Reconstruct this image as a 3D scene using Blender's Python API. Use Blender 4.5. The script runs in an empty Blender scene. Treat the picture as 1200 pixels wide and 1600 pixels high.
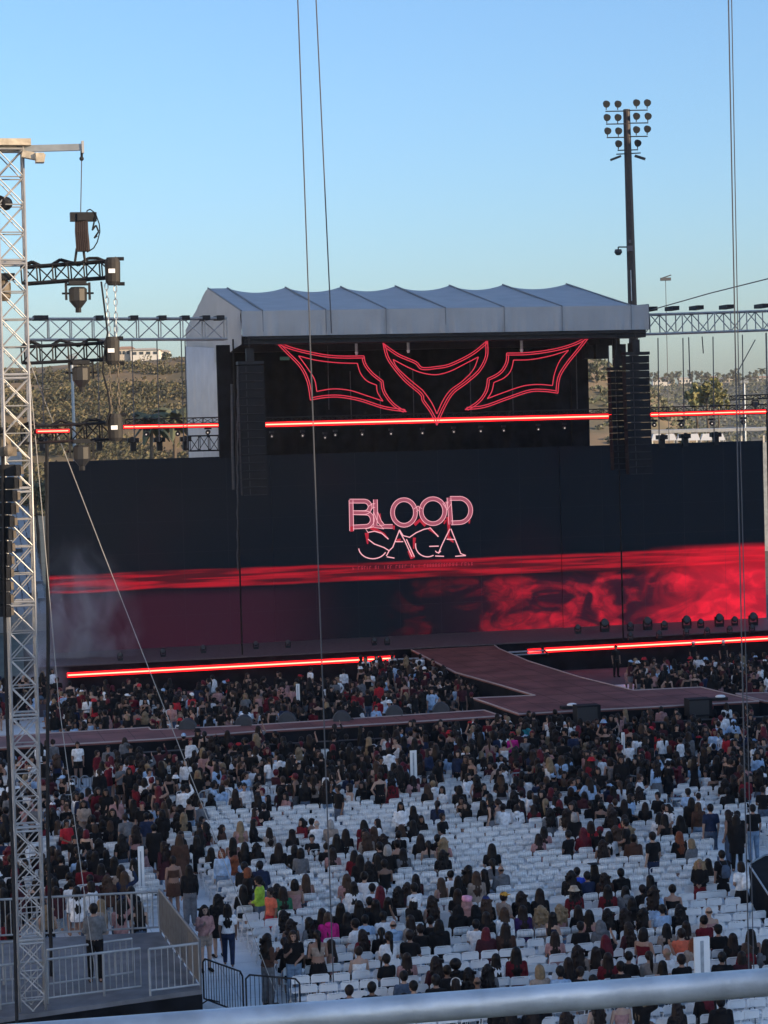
import bpy, math, random
import numpy as np
from mathutils import Vector, Matrix
random.seed(7); R_ = random.Random(11)
SC = bpy.context.scene; COL = SC.collection
# ---------------------------------------------------------------- camera
FOC = 3400.0; CH = 13.5; ALPHA = math.atan(136/FOC); RHO = 0.027; TH = math.atan(FOC/14500)
Fv = Vector((0, math.cos(ALPHA), -math.sin(ALPHA))); R0 = Vector((1,0,0)); U0 = R0.cross(Fv)
Rv = R0*math.cos(RHO) - U0*math.sin(RHO); Uv = U0*math.cos(RHO) + R0*math.sin(RHO)
cd = bpy.data.cameras.new('camera'); cam = bpy.data.objects.new('camera', cd); COL.objects.link(cam)
cd.sensor_fit = 'VERTICAL'; cd.sensor_height = 36; cd.sensor_width = 27; cd.lens = FOC/1600*36
cd.clip_start = .5; cd.clip_end = 12000
m = Matrix.Identity(4)
for i, ax in enumerate((Rv, Uv, -Fv)):
    for j in range(3): m[j][i] = ax[j]
m[2][3] = CH; cam.matrix_world = m; SC.camera = cam
# ---------------------------------------------------------------- sky, sun, exposure
SUN_EL = math.radians(16); SDX, SDY = .87, -.49
w = bpy.data.worlds.new('World'); SC.world = w; w.use_nodes = True
nt = w.node_tree; nt.nodes.clear()
sky = nt.nodes.new('ShaderNodeTexSky'); sky.sky_type = 'NISHITA'; sky.sun_disc = False
sky.sun_elevation = SUN_EL; sky.sun_rotation = math.atan2(SDX, SDY); sky.air_density = 1.0; sky.dust_density = 1.5; sky.ozone_density = 4.8
bg = nt.nodes.new('ShaderNodeBackground'); bg.inputs[1].default_value = .15
ow = nt.nodes.new('ShaderNodeOutputWorld'); nt.links.new(sky.outputs[0], bg.inputs[0]); nt.links.new(bg.outputs[0], ow.inputs[0])
sd = bpy.data.lights.new('sun', 'SUN'); sd.energy = 4.6; sd.angle = math.radians(.5); sd.color = (1, .74, .46)
so = bpy.data.objects.new('sun', sd); COL.objects.link(so)
so.rotation_euler = Vector((SDX*math.cos(SUN_EL), SDY*math.cos(SUN_EL), math.sin(SUN_EL))).to_track_quat('Z', 'Y').to_euler()
vs = SC.view_settings; vs.view_transform = 'Standard'; vs.look = 'None'; vs.exposure = .74; vs.gamma = 1; vs.use_curve_mapping = False
SC.cycles.use_denoising = True
SC.cycles.max_bounces = 6; SC.cycles.transparent_max_bounces = 12; SC.cycles.volume_bounces = 1
# ---------------------------------------------------------------- coordinates
def ray(px, py): return Fv*FOC + Rv*(px-600) - Uv*(py-800)
O = Vector((0,0,CH))
def onz(px, py, z=0):
    r = ray(px, py); return O + r*((z-CH)/r.z)
UA = Vector((math.cos(TH), math.sin(TH), 0)); VA = Vector((-math.sin(TH), math.cos(TH), 0)); ZA = Vector((0,0,1))
def st(u, v, z): return UA*u + VA*v + ZA*z
def uv(p): return p.dot(UA), p.dot(VA)
def onv(px, py, v):
    r = ray(px, py); return O + r*(v/r.dot(VA))
def ony(px, py, y):
    r = ray(px, py); return O + r*(y/r.y)
def pix(p):
    d = p - O; k = FOC/d.dot(Fv); return 600 + d.dot(Rv)*k, 800 - d.dot(Uv)*k
YAW = TH
# ---------------------------------------------------------------- mesh builder
class MB:
    def __init__(s): s.v = []; s.f = []; s.mi = []; s.cur = 0
    def add(s, vs_, fs):
        o = len(s.v); s.v += [tuple(p) for p in vs_]
        for f in fs: s.f.append([i+o for i in f]); s.mi.append(s.cur)
    def box(s, c, size, ax=None):
        ax = ax or (UA, VA, ZA); c = Vector(c); h = [a*(d/2) for a, d in zip(ax, size)]
        P = [c + h[0]*i + h[1]*j + h[2]*k for k in (-1,1) for j in (-1,1) for i in (-1,1)]
        s.add(P, [(0,2,3,1),(4,5,7,6),(0,1,5,4),(2,6,7,3),(0,4,6,2),(1,3,7,5)])
    def cyl(s, p, q, r, r2=None, n=6, cap=True):
        p = Vector(p); q = Vector(q); r2 = r if r2 is None else r2; d = q-p
        if d.length < 1e-6: return
        d.normalize(); a = d.orthogonal().normalized(); b = d.cross(a); P = []
        for c, rr in ((p, r), (q, r2)):
            for i in range(n):
                t = 2*math.pi*i/n; P.append(c + (a*math.cos(t) + b*math.sin(t))*rr)
        F = [(i, (i+1) % n, n+(i+1) % n, n+i) for i in range(n)]
        if cap: F += [tuple(range(n-1,-1,-1)), tuple(range(n, 2*n))]
        s.add(P, F)
    def tube(s, pts, r, n=5):
        for a, b in zip(pts, pts[1:]): s.cyl(a, b, r, n=n)
    def sph(s, c, r, n=8, m_=6):
        c = Vector(c); r = Vector((r,r,r)) if not hasattr(r, '__len__') else Vector(r); P = [c+Vector((0,0,r.z))]
        for j in range(1, m_):
            t = math.pi*j/m_
            for i in range(n):
                a = 2*math.pi*i/n; P.append(c+Vector((r.x*math.sin(t)*math.cos(a), r.y*math.sin(t)*math.sin(a), r.z*math.cos(t))))
        P.append(c-Vector((0,0,r.z))); F = []
        for i in range(n): F.append((0, 1+i, 1+(i+1) % n))
        for j in range(m_-2):
            for i in range(n): F.append((1+j*n+i, 1+(j+1)*n+i, 1+(j+1)*n+(i+1) % n, 1+j*n+(i+1) % n))
        L = len(P)-1
        for i in range(n): F.append((L, 1+(m_-2)*n+(i+1) % n, 1+(m_-2)*n+i))
        s.add(P, F)
    def cap(s, p, q, r, r2=None, n=8):
        r2 = r if r2 is None else r2; s.cyl(p, q, r, r2, n); s.sph(p, r, n, 6); s.sph(q, r2, n, 6)
    def loft(s, rings, n=14):   # rings: (centre, rx, ry) horizontal ellipses
        P = []; F = []
        for c, rx, ry in rings:
            for i in range(n):
                t = 2*math.pi*i/n; P.append(Vector(c)+Vector((rx*math.cos(t), ry*math.sin(t), 0)))
        for j in range(len(rings)-1):
            for i in range(n): F.append((j*n+i, j*n+(i+1) % n, (j+1)*n+(i+1) % n, (j+1)*n+i))
        F.append(tuple(range(n-1,-1,-1))); F.append(tuple(range((len(rings)-1)*n, len(rings)*n))); s.add(P, F)
    def prism(s, poly, z0, z1):
        n = len(poly); P = [(p[0], p[1], z0) for p in poly]+[(p[0], p[1], z1) for p in poly]
        s.add(P, [tuple(range(n-1,-1,-1)), tuple(range(n, 2*n))]+[(i, (i+1) % n, n+(i+1) % n, n+i) for i in range(n)])
    def mesh(s, name, mats, smooth=False):
        me = bpy.data.meshes.new(name); me.from_pydata(s.v, [], s.f)
        for m_ in (mats if isinstance(mats, (list, tuple)) else [mats]): me.materials.append(m_)
        if any(s.mi): me.polygons.foreach_set('material_index', s.mi)
        if smooth: me.polygons.foreach_set('use_smooth', [True]*len(me.polygons))
        me.update(); return me
    def build(s, name, mats, parent=None, smooth=False):
        return link(name, s.mesh(name, mats, smooth), parent)
def link(name, me, parent=None):
    o = bpy.data.objects.new(name, me); COL.objects.link(o)
    if parent: o.parent = parent
    return o
def tag(o, label=None, cat=None, group=None, kind=None):
    if label: o['label'] = label
    if cat: o['category'] = cat
    if group: o['group'] = group
    if kind: o['kind'] = kind
    return o
def empty(name, loc=(0,0,0)):
    o = bpy.data.objects.new(name, None); COL.objects.link(o); o.location = loc; o.empty_display_size = .1; return o
def keep(o, parent):     # child built in world coordinates under a thing placed at its base
    o.parent = parent; o.matrix_parent_inverse = Matrix.Translation(-Vector(parent.location)); return o
def copy_tree(o):
    c = o.copy(); COL.objects.link(c)
    for ch in o.children:
        d = ch.copy(); COL.objects.link(d); d.parent = c
        for g in ch.children:
            e = g.copy(); COL.objects.link(e); e.parent = d
    return c
# ---------------------------------------------------------------- materials
def mat(name, col, rough=.7, metal=0, emit=None, es=0, noise=0, scale=5, bump=0, spec=.5, col2=None):
    m = bpy.data.materials.new(name); m.use_nodes = True; nt = m.node_tree; b = nt.nodes['Principled BSDF']
    b.inputs['Base Color'].default_value = (*col, 1); b.inputs['Roughness'].default_value = rough; b.inputs['Metallic'].default_value = metal
    b.inputs['Specular IOR Level'].default_value = spec
    if emit: b.inputs['Emission Color'].default_value = (*emit, 1); b.inputs['Emission Strength'].default_value = es
    if noise or bump or col2:
        tc = nt.nodes.new('ShaderNodeTexCoord'); n = nt.nodes.new('ShaderNodeTexNoise'); n.inputs['Scale'].default_value = scale; n.inputs['Detail'].default_value = 6
        nt.links.new(tc.outputs['Object'], n.inputs['Vector'])
        if noise or col2:
            r = nt.nodes.new('ShaderNodeValToRGB'); r.color_ramp.elements[0].position = .35; r.color_ramp.elements[1].position = .65
            c2 = col2 or tuple(min(1, c*(1+noise)) for c in col); c1 = col if col2 else tuple(c*(1-noise) for c in col)
            r.color_ramp.elements[0].color = (*c1, 1); r.color_ramp.elements[1].color = (*c2, 1)
            nt.links.new(n.outputs[0], r.inputs[0]); nt.links.new(r.outputs[0], b.inputs['Base Color'])
        if bump:
            bp = nt.nodes.new('ShaderNodeBump'); bp.inputs['Strength'].default_value = bump; bp.inputs['Distance'].default_value = .05
            nt.links.new(n.outputs[0], bp.inputs['Height']); nt.links.new(bp.outputs[0], b.inputs['Normal'])
    return m
BLK = mat('black_paint', (.011,.012,.015), .6, noise=.3, spec=.3); BLKM = mat('black_cloth', (.009,.01,.013), .95, noise=.4, scale=1.5, spec=.1)
DARK = mat('dark_grey', (.03,.032,.038), .6, noise=.3); ALU = mat('aluminium', (.36,.36,.355), .42, .35, noise=.12, scale=3)
ALUD = mat('weathered_aluminium', (.3,.32,.33), .5, .35, noise=.15, scale=3); GALV = mat('galvanised_steel', (.36,.4,.44), .45, .5, noise=.15, scale=8)
WOOD = mat('weathered_plywood', (.42,.37,.29), .8, noise=.25, scale=6, bump=.3)
TARP = mat('grey_roof_fabric', (.36,.37,.38), .75, noise=.06, scale=.8, bump=.5); TARPD = mat('fabric_seam', (.17,.185,.2), .8)
TAN = mat('tan_housing_and_lit_edge', (.13,.105,.075), .6, noise=.2)  # tan also paints warm sunlight on the near array's cabinet edges
WHITE = mat('white_plastic', (.78,.8,.8), .45, noise=.05, scale=2); CHROME = mat('bare_steel', (.5,.5,.5), .35, .8)
CABLE = mat('steel_cable', (.07,.075,.085), .6); CABLEL = mat('pale_rope', (.35,.35,.34), .7)
def emis(name, c, s):
    return mat(name, (.02,.005,.005), .5, emit=c, es=s)
LEDR = emis('red_led', (1,.004,.006), 2.2); LEDC = emis('hot_led_core', (1,.12,.07), 6)
NEON = emis('neon_pink', (1,.05,.1), .42); LAMPW = emis('lamp_glow', (1,.85,.75), .45)
def floor_mat():
    m = mat('plastic_floor_tiles', (.5,.55,.58), .4); nt = m.node_tree; b = nt.nodes['Principled BSDF']
    tc = nt.nodes.new('ShaderNodeTexCoord'); br = nt.nodes.new('ShaderNodeTexBrick'); br.offset = 0
    mp = nt.nodes.new('ShaderNodeMapping'); mp.inputs['Rotation'].default_value = (0,0,-TH)
    br.inputs['Scale'].default_value = 1; br.inputs['Brick Width'].default_value = 1.15; br.inputs['Row Height'].default_value = 1.15; br.inputs['Mortar Size'].default_value = .015
    br.inputs['Color1'].default_value = (.78,.8,.8,1); br.inputs['Color2'].default_value = (.72,.75,.76,1); br.inputs['Mortar'].default_value = (.5,.53,.55,1)
    n = nt.nodes.new('ShaderNodeTexNoise'); n.inputs['Scale'].default_value = .9; n.inputs['Detail'].default_value = 8
    rp = nt.nodes.new('ShaderNodeValToRGB'); rp.color_ramp.elements[0].position = .3; rp.color_ramp.elements[0].color = (.76,.76,.77,1); rp.color_ramp.elements[1].position = .6
    mx = nt.nodes.new('ShaderNodeMixRGB'); mx.blend_type = 'MULTIPLY'; mx.inputs[0].default_value = 1
    for a, c in ((tc.outputs['Object'], mp.inputs[0]), (mp.outputs[0], br.inputs[0]), (tc.outputs['Object'], n.inputs[0]), (n.outputs[0], rp.inputs[0]),
                 (br.outputs[0], mx.inputs[1]), (rp.outputs[0], mx.inputs[2]), (mx.outputs[0], b.inputs['Base Color'])): nt.links.new(a, c)
    return m
# ---------------------------------------------------------------- setting: ground, floor, hills
g = MB(); g.add([(-950,-230,-.02),(1250,-230,-.02),(1250,1600,-.02),(-950,1600,-.02)], [(0,1,2,3)])
tag(g.build('ground', mat('field_ground', (.07,.08,.06), .9, noise=.3, scale=.3)), kind='structure')
fl = MB(); A = [st(-12,30,0), st(62,30,0), st(62,116,0), st(-12,116,0)]
fl.add([(p.x,p.y,0) for p in A], [(0,1,2,3)]); tag(fl.build('floor', floor_mat()), kind='structure')

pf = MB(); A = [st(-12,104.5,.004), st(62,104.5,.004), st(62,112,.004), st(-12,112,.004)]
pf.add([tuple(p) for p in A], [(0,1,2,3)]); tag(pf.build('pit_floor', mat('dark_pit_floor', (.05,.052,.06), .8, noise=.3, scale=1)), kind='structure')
def hill(name, fn, x0, x1, y0, y1, nx, ny, mt):
    b = MB(); P = []
    for j in range(ny):
        for i in range(nx):
            x = x0+(x1-x0)*i/(nx-1); y = y0+(y1-y0)*j/(ny-1); P.append((x, y, fn(x, y)))
    b.add(P, [(j*nx+i, j*nx+i+1, (j+1)*nx+i+1, (j+1)*nx+i) for j in range(ny-1) for i in range(nx-1)])
    return tag(b.build(name, mt, smooth=True), kind='structure')
from mathutils import noise as NZ
def fbm(x, y, s): return NZ.fractal(Vector((x/s, y/s, 3.1)), 1.0, 2.0, 4)
def sstep(a, b, x):
    t = max(0, min(1, (x-a)/(b-a))); return t*t*(3-2*t)
def hA(x, y):   # steep scrubby hill behind the stage, left
    ridge = 13.5+ (664-556)/FOC*520
    side = 1-sstep(-20, 60, x)
    top = ridge*(1-.10*sstep(-55, -110, x)) if False else ridge - 1.3*sstep(-58, -88, x)
    return -3 + (top+3)*sstep(330, 520, y)*side + fbm(x, y, 22)*1.6*side
def hB(x, y):   # low brown spur, right
    return -4 + 31*sstep(90, 40, x-(y-450)*.05)*sstep(300, 470, y) + fbm(x, y, 25)*1.2
def hC(x, y):   # far ridge
    return -5 + (35.5+fbm(x, 0, 160)*3)*sstep(650, 1150, y) + fbm(x, y, 60)*2.5
HM = mat('scrub_hillside', (.19,.12,.055), .95, col2=(.085,.068,.03), scale=.05, bump=.4)
HM2 = mat('dry_hillside', (.2,.14,.08), .95, col2=(.08,.075,.04), scale=.06, bump=.4)
HM3 = mat('far_hillside', (.05,.055,.04), .95, col2=(.09,.08,.05), scale=.02)
hill('hills', hA, -260, 62, 325, 700, 90, 80, HM)
hill('spur_hill', hB, 20, 150, 300, 600, 50, 60, HM2)
hill('far_hills', hC, -300, 620, 640, 1500, 110, 60, HM3)
# ---------------------------------------------------------------- unseen stands added to block the sun or bounce it onto the floor
def side_stand(name, x0, y0, y1, h, label):  # stepped sun blocker out of view, height shaped for the shadow edge
    r = empty(name, (x0, (y0+y1)/2, 0)); tag(r, label, 'grandstand')
    b = MB(); n = 14
    for i in range(n):
        b.box((x0+2+i*.55, (y0+y1)/2, (i+1)*h/n/2), (.55, y1-y0, (i+1)*h/n), (Vector((1,0,0)), Vector((0,1,0)), ZA))
    keep(b.build('terrace', mat('stand_concrete', (.35,.35,.34), .9, noise=.1, scale=.5)), r)
    b = MB(); b.box((x0+2+n*.55, (y0+y1)/2, (h+.6)/2), (.6, y1-y0, h+.6), (Vector((1,0,0)), Vector((0,1,0)), ZA)); keep(b.build('rear_wall', ALUD), r)
side_stand('grandstand', 110, -115, -45, 54.5, 'unseen concrete stand right of the camera, added to block the sun')
side_stand('lower_grandstand', 110, -44, 12, 51, 'unseen lower concrete stand, height set to leave the tower top sunlit')
side_stand('tall_shade_stand', 110, 13, 112, 65.5, 'unseen taller concrete stand, added to shade the stage and its roof')
def bounce_stand():  # added out of view as a pale reflector of warm sunlight
    r = empty('bounce_grandstand', (-46, 30, 0)); tag(r, 'unseen pale stand left of the floor, added to bounce sunlight', 'grandstand'); X = (Vector((1,0,0)), Vector((0,1,0)), ZA)
    PS = mat('pale_bounce', (.62,.61,.59), .85, noise=.06, scale=.3); b = MB(); n = 22
    for i in range(n): b.box((-44-i*1.5-.75, 30, (3+i*2)/2), (1.5, 190, 3+i*2), X)
    keep(b.build('terrace', PS), r)
    b = MB(); b.box((-44-n*1.5-.4, 30, 25), (.8, 190, 50), X); keep(b.build('rear_wall', PS), r)
bounce_stand()
# ---------------------------------------------------------------- vegetation
LEAFM = [mat('leaf_dark', (.05,.06,.035), .8), mat('leaf_mid', (.085,.095,.05), .8), mat('leaf_olive', (.13,.125,.075), .8)]
SCRUB = [mat('scrub_dark', (.038,.04,.018), .9), mat('scrub_mid', (.075,.07,.03), .9), mat('scrub_pale', (.135,.11,.055), .9)]
BARK = mat('bark', (.09,.07,.05), .9)
def leaves(b, c, r, n, s, rng, shell=.5):
    for _ in range(n):
        d = Vector((rng.gauss(0,1), rng.gauss(0,1), rng.gauss(0,1))).normalized()*(shell+(1-shell)*rng.random())
        p = Vector(c)+Vector((d.x*r[0], d.y*r[1], d.z*r[2]))
        a = Vector((rng.gauss(0,1), rng.gauss(0,1), rng.gauss(0,1))).normalized(); t = a.orthogonal().normalized(); q = a.cross(t)
        k = s*(.6+.8*rng.random()); b.cur = rng.randrange(3)
        b.add([p-t*k-q*k*.5, p+t*k-q*k*.6, p+t*k*.7+q*k*.6, p-t*k*.8+q*k*.5], [(0,1,2,3)])
rg = random.Random(5); sh = MB()
for _ in range(9000):
    y = rg.uniform(345, 525); px = rg.uniform(-40, 350); x = (px-600)/FOC*y; z = hA(x, y)
    k = NZ.noise(Vector((x/16, y/16, 0)))
    if k < -.2 or (y > 480 and rg.random() < .3+(y-480)/45): continue
    s = rg.uniform(.5, 1.1)*(1 if y < 480 else .6)*(1.9 if rg.random() < .12 else 1)*(1+.9*max(0,k)); leaves(sh, (x, y, z+s*.35), (s*1.1, s*1.1, s*.95), int(14+9*s), .2+.05*s, rg)
tag(sh.build('hillside_shrubs', SCRUB), 'grey green chaparral scrub covering the sunlit hillside', 'scrub', kind='stuff')
sh = MB()
for _ in range(2600):
    y = rg.uniform(320, 500); x = rg.uniform(38, 110); z = hB(x, y); s = rg.uniform(.35, 1.0)
    if NZ.noise(Vector((x/9, y/9, 7))) < -.2: continue
    leaves(sh, (x, y, z+s*.3), (s*1.3, s*1.3, s*.7), 14, .35, rg)
for _ in range(3600):
    y = rg.uniform(740, 1120); x = rg.uniform(75, 300); z = hC(x, y); s = rg.uniform(.8, 2.2)
    leaves(sh, (x, y, z+s*.2), (s*1.6, s*1.6, s*.7), 12, .55, rg)
tag(sh.build('ridge_shrubs', LEAFM), 'dark brush growing over the far ridge and dry spur', 'scrub', kind='stuff')
SUNL = [mat('leaf_yellow_green', (.15,.15,.045), .8), mat('leaf_warm', (.2,.18,.065), .8), mat('leaf_dull_green', (.09,.1,.04), .8)]  # brighter greens than the other trees, tone picked at random per leaf
def tree_proto(name, seed, h, cw, kind):
    rng = random.Random(seed); r = empty(name); b = MB()
    th = h*(.8 if kind == 'palm' else .45); bend = Vector((rng.uniform(-.04,.04)*h, 0, th)); b.cyl((0,0,-1), bend, .035*h*(.6 if kind == 'palm' else 1), .02*h, n=7)
    if kind != 'palm':
        for _ in range(6): b.cyl(bend*rng.uniform(.6,1), bend+Vector((rng.uniform(-.3,.3)*cw*2, rng.uniform(-.3,.3)*cw, rng.uniform(.1,.35)*h)), .015*h, .005*h, n=5)
    b.build('trunk', BARK, r); c = MB()
    if kind == 'palm':
        for k in range(26):
            a = k*2.4; el = rng.uniform(-.6, 1.1); d = Vector((math.cos(a), math.sin(a), 0)); L = .24*h
            p0 = bend; pts = [bend + d*L*t + ZA*(L*t*math.sin(el)-.7*L*t*t) for t in (0,.25,.5,.75,1)]; sd_ = d.cross(ZA)
            c.cur = k % 2
            for j in range(4):
                w0, w1 = (.02,.05,.05,.035,.01)[j]*h, (.02,.05,.05,.035,.01)[j+1]*h
                for sg in (-1, 1): c.add([pts[j], pts[j+1], pts[j+1]+sd_*sg*w1-ZA*w1*.7, pts[j]+sd_*sg*w0-ZA*w0*.7], [(0,1,2,3)])
    else:
        for _ in range(16):
            p = Vector((rng.gauss(0,.42)*cw, rng.gauss(0,.42)*cw, h*(.42+.5*rng.random()))); q = rng.uniform(.18,.34)*cw
            leaves(c, p, (q, q, q*1.1), 46, .042*h, rng, .35)
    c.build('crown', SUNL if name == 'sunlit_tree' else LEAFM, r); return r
protos = {k: tree_proto(k, s, h, cw, kd) for k, s, h, cw, kd in (('palm_tree', 1, 9, 3, 'palm'), ('broadleaf_tree', 2, 8, 3.4, 'b'), ('tall_tree', 3, 11, 2.6, 'b'), ('sunlit_tree', 6, 8, 3.2, 'b'))}
used = set()
def terrain(x, y):
    c = [0]
    if x < 62 and 325 < y < 700: c.append(hA(x, y))
    if 20 < x < 150 and 300 < y < 600: c.append(hB(x, y))
    if y > 640: c.append(hC(x, y))
    return max(c)
def plant(kind, px, py_top, y, hgt, label, basez, group='trees along the ridge'):
    r = protos[kind]
    if kind in used: r = copy_tree(r)
    used.add(kind); p = ony(px, py_top, y); base = {'palm_tree': 9, 'broadleaf_tree': 8, 'tall_tree': 11, 'sunlit_tree': 8}[kind]
    k = hgt/base; r.location = (p.x, y, p.z-hgt*(.98)); r.scale = (k,)*3; r.rotation_euler = (0,0,R_.uniform(0,6)); tag(r, label, 'tree', group)
    gz = terrain(p.x, y); hz_ = (r.location.z-gz)/k
    if hz_ > 1:
        b = MB(); b.cyl((0,0,-hz_-1), (0,0,-.9), .03*base+.02*hz_, .03*base, n=7); b.build('lower_trunk', BARK, r)
    return r
plant('sunlit_tree', 1105, 588, 300, 6.6, 'tall sunlit yellow green tree behind the red light strip, right of the loudspeakers', 0, 'trees behind the stage')
plant('sunlit_tree', 1088, 596, 305, 5, 'sunlit yellow green tree just left of the tallest sunlit one', 0, 'trees behind the stage')
plant('sunlit_tree', 1122, 612, 290, 3.6, 'smaller sunlit tree just right of the tallest sunlit one', 0, 'trees behind the stage')
plant('palm_tree', 232, 626, 190, 8, 'dark palm tree behind the left video screen', 0, 'trees behind the stage')
plant('palm_tree', 268, 618, 205, 9, 'second dark palm tree, right of the palm behind the left screen', 0, 'trees behind the stage')
plant('broadleaf_tree', 57, 745, 165, 4, 'brownish sunlit tree beside the far seating bank', 0, 'trees behind the stage')
plant('tall_tree', 933, 566, 420, 6, 'bushy tree seen between stage roof and right loudspeakers', 0, 'trees behind the stage')
plant('broadleaf_tree', 262, 549, 515, 5, 'leafy tree at the right end of the white hilltop house', 0)
plant('broadleaf_tree', 160, 556, 515, 3, 'small tree left of the hilltop houses', 0)
names = ['first','second','third','fourth','fifth','sixth','seventh','eighth','ninth','tenth','eleventh','twelfth','thirteenth','fourteenth','fifteenth']
for i, (px, top, kd) in enumerate(((1022,583,'broadleaf_tree'),(1043,585,'broadleaf_tree'),(1051,583,'tall_tree'),(1061,579,'palm_tree'),(1082,581,'broadleaf_tree'),(1096,582,'tall_tree'),
        (1106,585,'broadleaf_tree'),(1122,581,'palm_tree'),(1133,586,'broadleaf_tree'),(1146,578,'tall_tree'),(1153,584,'broadleaf_tree'),(1178,581,'tall_tree'),(1190,574,'palm_tree'),(1168,587,'broadleaf_tree'))):
    plant(kd, px, top-3, 1095+(i % 3)*14, {'palm_tree': 10, 'broadleaf_tree': 7.5, 'tall_tree': 9.5}[kd]*R_.uniform(.9,1.15), 'dark %s on the far ridge, %s from the left' % (kd.replace('_',' '), names[i]), 0)
# ---------------------------------------------------------------- houses
CREAM = mat('stucco', (.42,.37,.3), .8); WHST = mat('white_stucco', (.55,.53,.49), .8); TILE = mat('roof_tile', (.3,.18,.12), .8); WIN = mat('dark_glass', (.03,.04,.05), .15)
def house(px, py, y, wd, ht, label, wm=WHST, rm=CREAM):
    p = ony(px, py, y); r = empty('house', (p.x, y, p.z)); tag(r, label, 'house', 'houses on the hills')
    X = (Vector((1,0,0)), Vector((0,1,0)), ZA)
    b = MB(); b.box((0,0,ht/2-.75), (wd, wd*.6, ht+1.5), X); b.build('wall', wm, r)
    b = MB(); a, c = wd*.56, wd*.36; z = ht+.003; t = ht*1.35
    b.add([(-a,-c,z),(a,-c,z),(a,c,z),(-a,c,z),(-a*.6,0,t),(a*.6,0,t)], [(3,2,1,0),(0,1,5,4),(2,3,4,5),(1,2,5),(3,0,4)]); b.build('roof', rm, r)
    for i in range(4):
        b = MB(); b.box((wd*(-.36+.24*i), -wd*.3-.02, ht*.5), (wd*.14, .1, ht*.45), X); b.build('window', WIN, r)
house(228, 557, 530, 7.0, 1.5, 'long white house on the hilltop left of the stage roof')
house(253, 558, 532, 4, 1.3, 'smaller white house right of the long hilltop house')
house(198, 557, 530, 4, 1.8, 'tan house at the crest left of the long white house', CREAM, TILE)
for px, py, wd, l, wm in ((1032,594,10,'white low house at the left end of the far ridge',WHST),(1045,596,7,'small cream house right of the leftmost ridge house',CREAM),(1070,594,8,'white house under the leftmost ridge palm',WHST),
        (1110,592,8,'white house on the ridge above the sunlit tree',WHST),(1133,594,9,'cream house on the ridge right of the sunlit tree',CREAM),(1163,597,12,'sunlit tan house, largest on the far ridge',CREAM),
        (1176,601,9,'tan house just below the largest ridge house',CREAM),(1190,592,12,'white house at the right end of the far ridge',WHST)):
    house(px, py+5, 1125, wd*.85, 2.3, l, wm, R_.choice((TILE, CREAM)))
TENTM = mat('tent_fabric', (.45,.47,.5), .8)
# concourse behind the stage on the right
def rear_building():
    r = empty('concourse_building', onz(1105, 700, 5)*1); p = ony(1105, 691, 215); r.location = (p.x, 215, 0); tag(r, 'low grey concourse building with pale roof line behind right screen', 'building')
    a = ony(1000, 690, 215); c = ony(1300, 683, 215); L = (c-a).length
    b = MB(); b.box(((a.x+c.x)/2, 219, 5.4), (L, 8, 10.8), (Vector((1,0,0)),Vector((0,1,0)),ZA)); keep(b.build('wall', ALUD), r)
    b = MB(); b.box(((a.x+c.x)/2, 218.6, 12.1), (L+.4, 9.2, .3), (Vector((1,0,0)),Vector((0,1,0)),ZA)); keep(b.build('roof', ALU), r)
    for i in range(9):
        b = MB(); b.box((a.x+1.2+i*2.2, 214.9, 11.35), (.16, .16, 1.2), (Vector((1,0,0)),Vector((0,1,0)),ZA)); keep(b.build('column', WHST), r)
rear_building()
for i, px in enumerate((1026,1047,1066,1084,1103,1123)):
    p = ony(px, 688, 205); r = empty('canopy_tent', (p.x, 205, p.z)); tag(r, 'white canopy tent behind the right screen, %s from the loudspeakers' % names[i], 'tent', 'canopy tents behind the stage')
    b = MB(); s = .56; b.add([(-s,-s,0),(s,-s,0),(s,s,0),(-s,s,0),(-s*.6,-s*.6,.62),(s*.6,-s*.6,.62),(s*.6,s*.6,.62),(-s*.6,s*.6,.62)], [(0,1,5,4),(1,2,6,5),(2,3,7,6),(3,0,4,7),(4,5,6,7)]); b.build('canopy', TENTM, r)
    for x_ in (-1,1):
        for y_ in (-1,1):
            b = MB(); b.cyl((x_*s*.95,y_*s*.95,-p.z), (x_*s*.95,y_*s*.95,.02), .04); b.build('leg', ALU, r)
def pole_light(name, px, ytop, ybot, y, r0, label):
    a = ony(px, ytop, y); r = empty(name, (a.x, y, 0)); tag(r, label, 'lamp post'); b = MB(); b.cyl((0,0,0), (0,0,a.z), r0, r0*.7, n=8); b.build('pole', CABLE if r0 < .05 else GALV, r)
    b = MB(); b.box((0,0,a.z+.1), (.9,.4,.25), (Vector((1,0,0)),Vector((0,1,0)),ZA)); b.cyl((-.3,0,a.z+.2), (.5,0,a.z+.45), .05); b.build('lamp_head', CABLE if r0 < .05 else ALUD, r)
pole_light('lamp_post', 1040, 438, 700, 190, .04, 'thin grey lamp post standing above the right truss')
pole_light('lamp_post', 112, 560, 700, 180, .16, 'grey lamp post in front of the left hillside')
pole_light('lamp_post', 1163, 598, 690, 240, .12, 'sunlit pale post in front of the far ridge')
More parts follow.
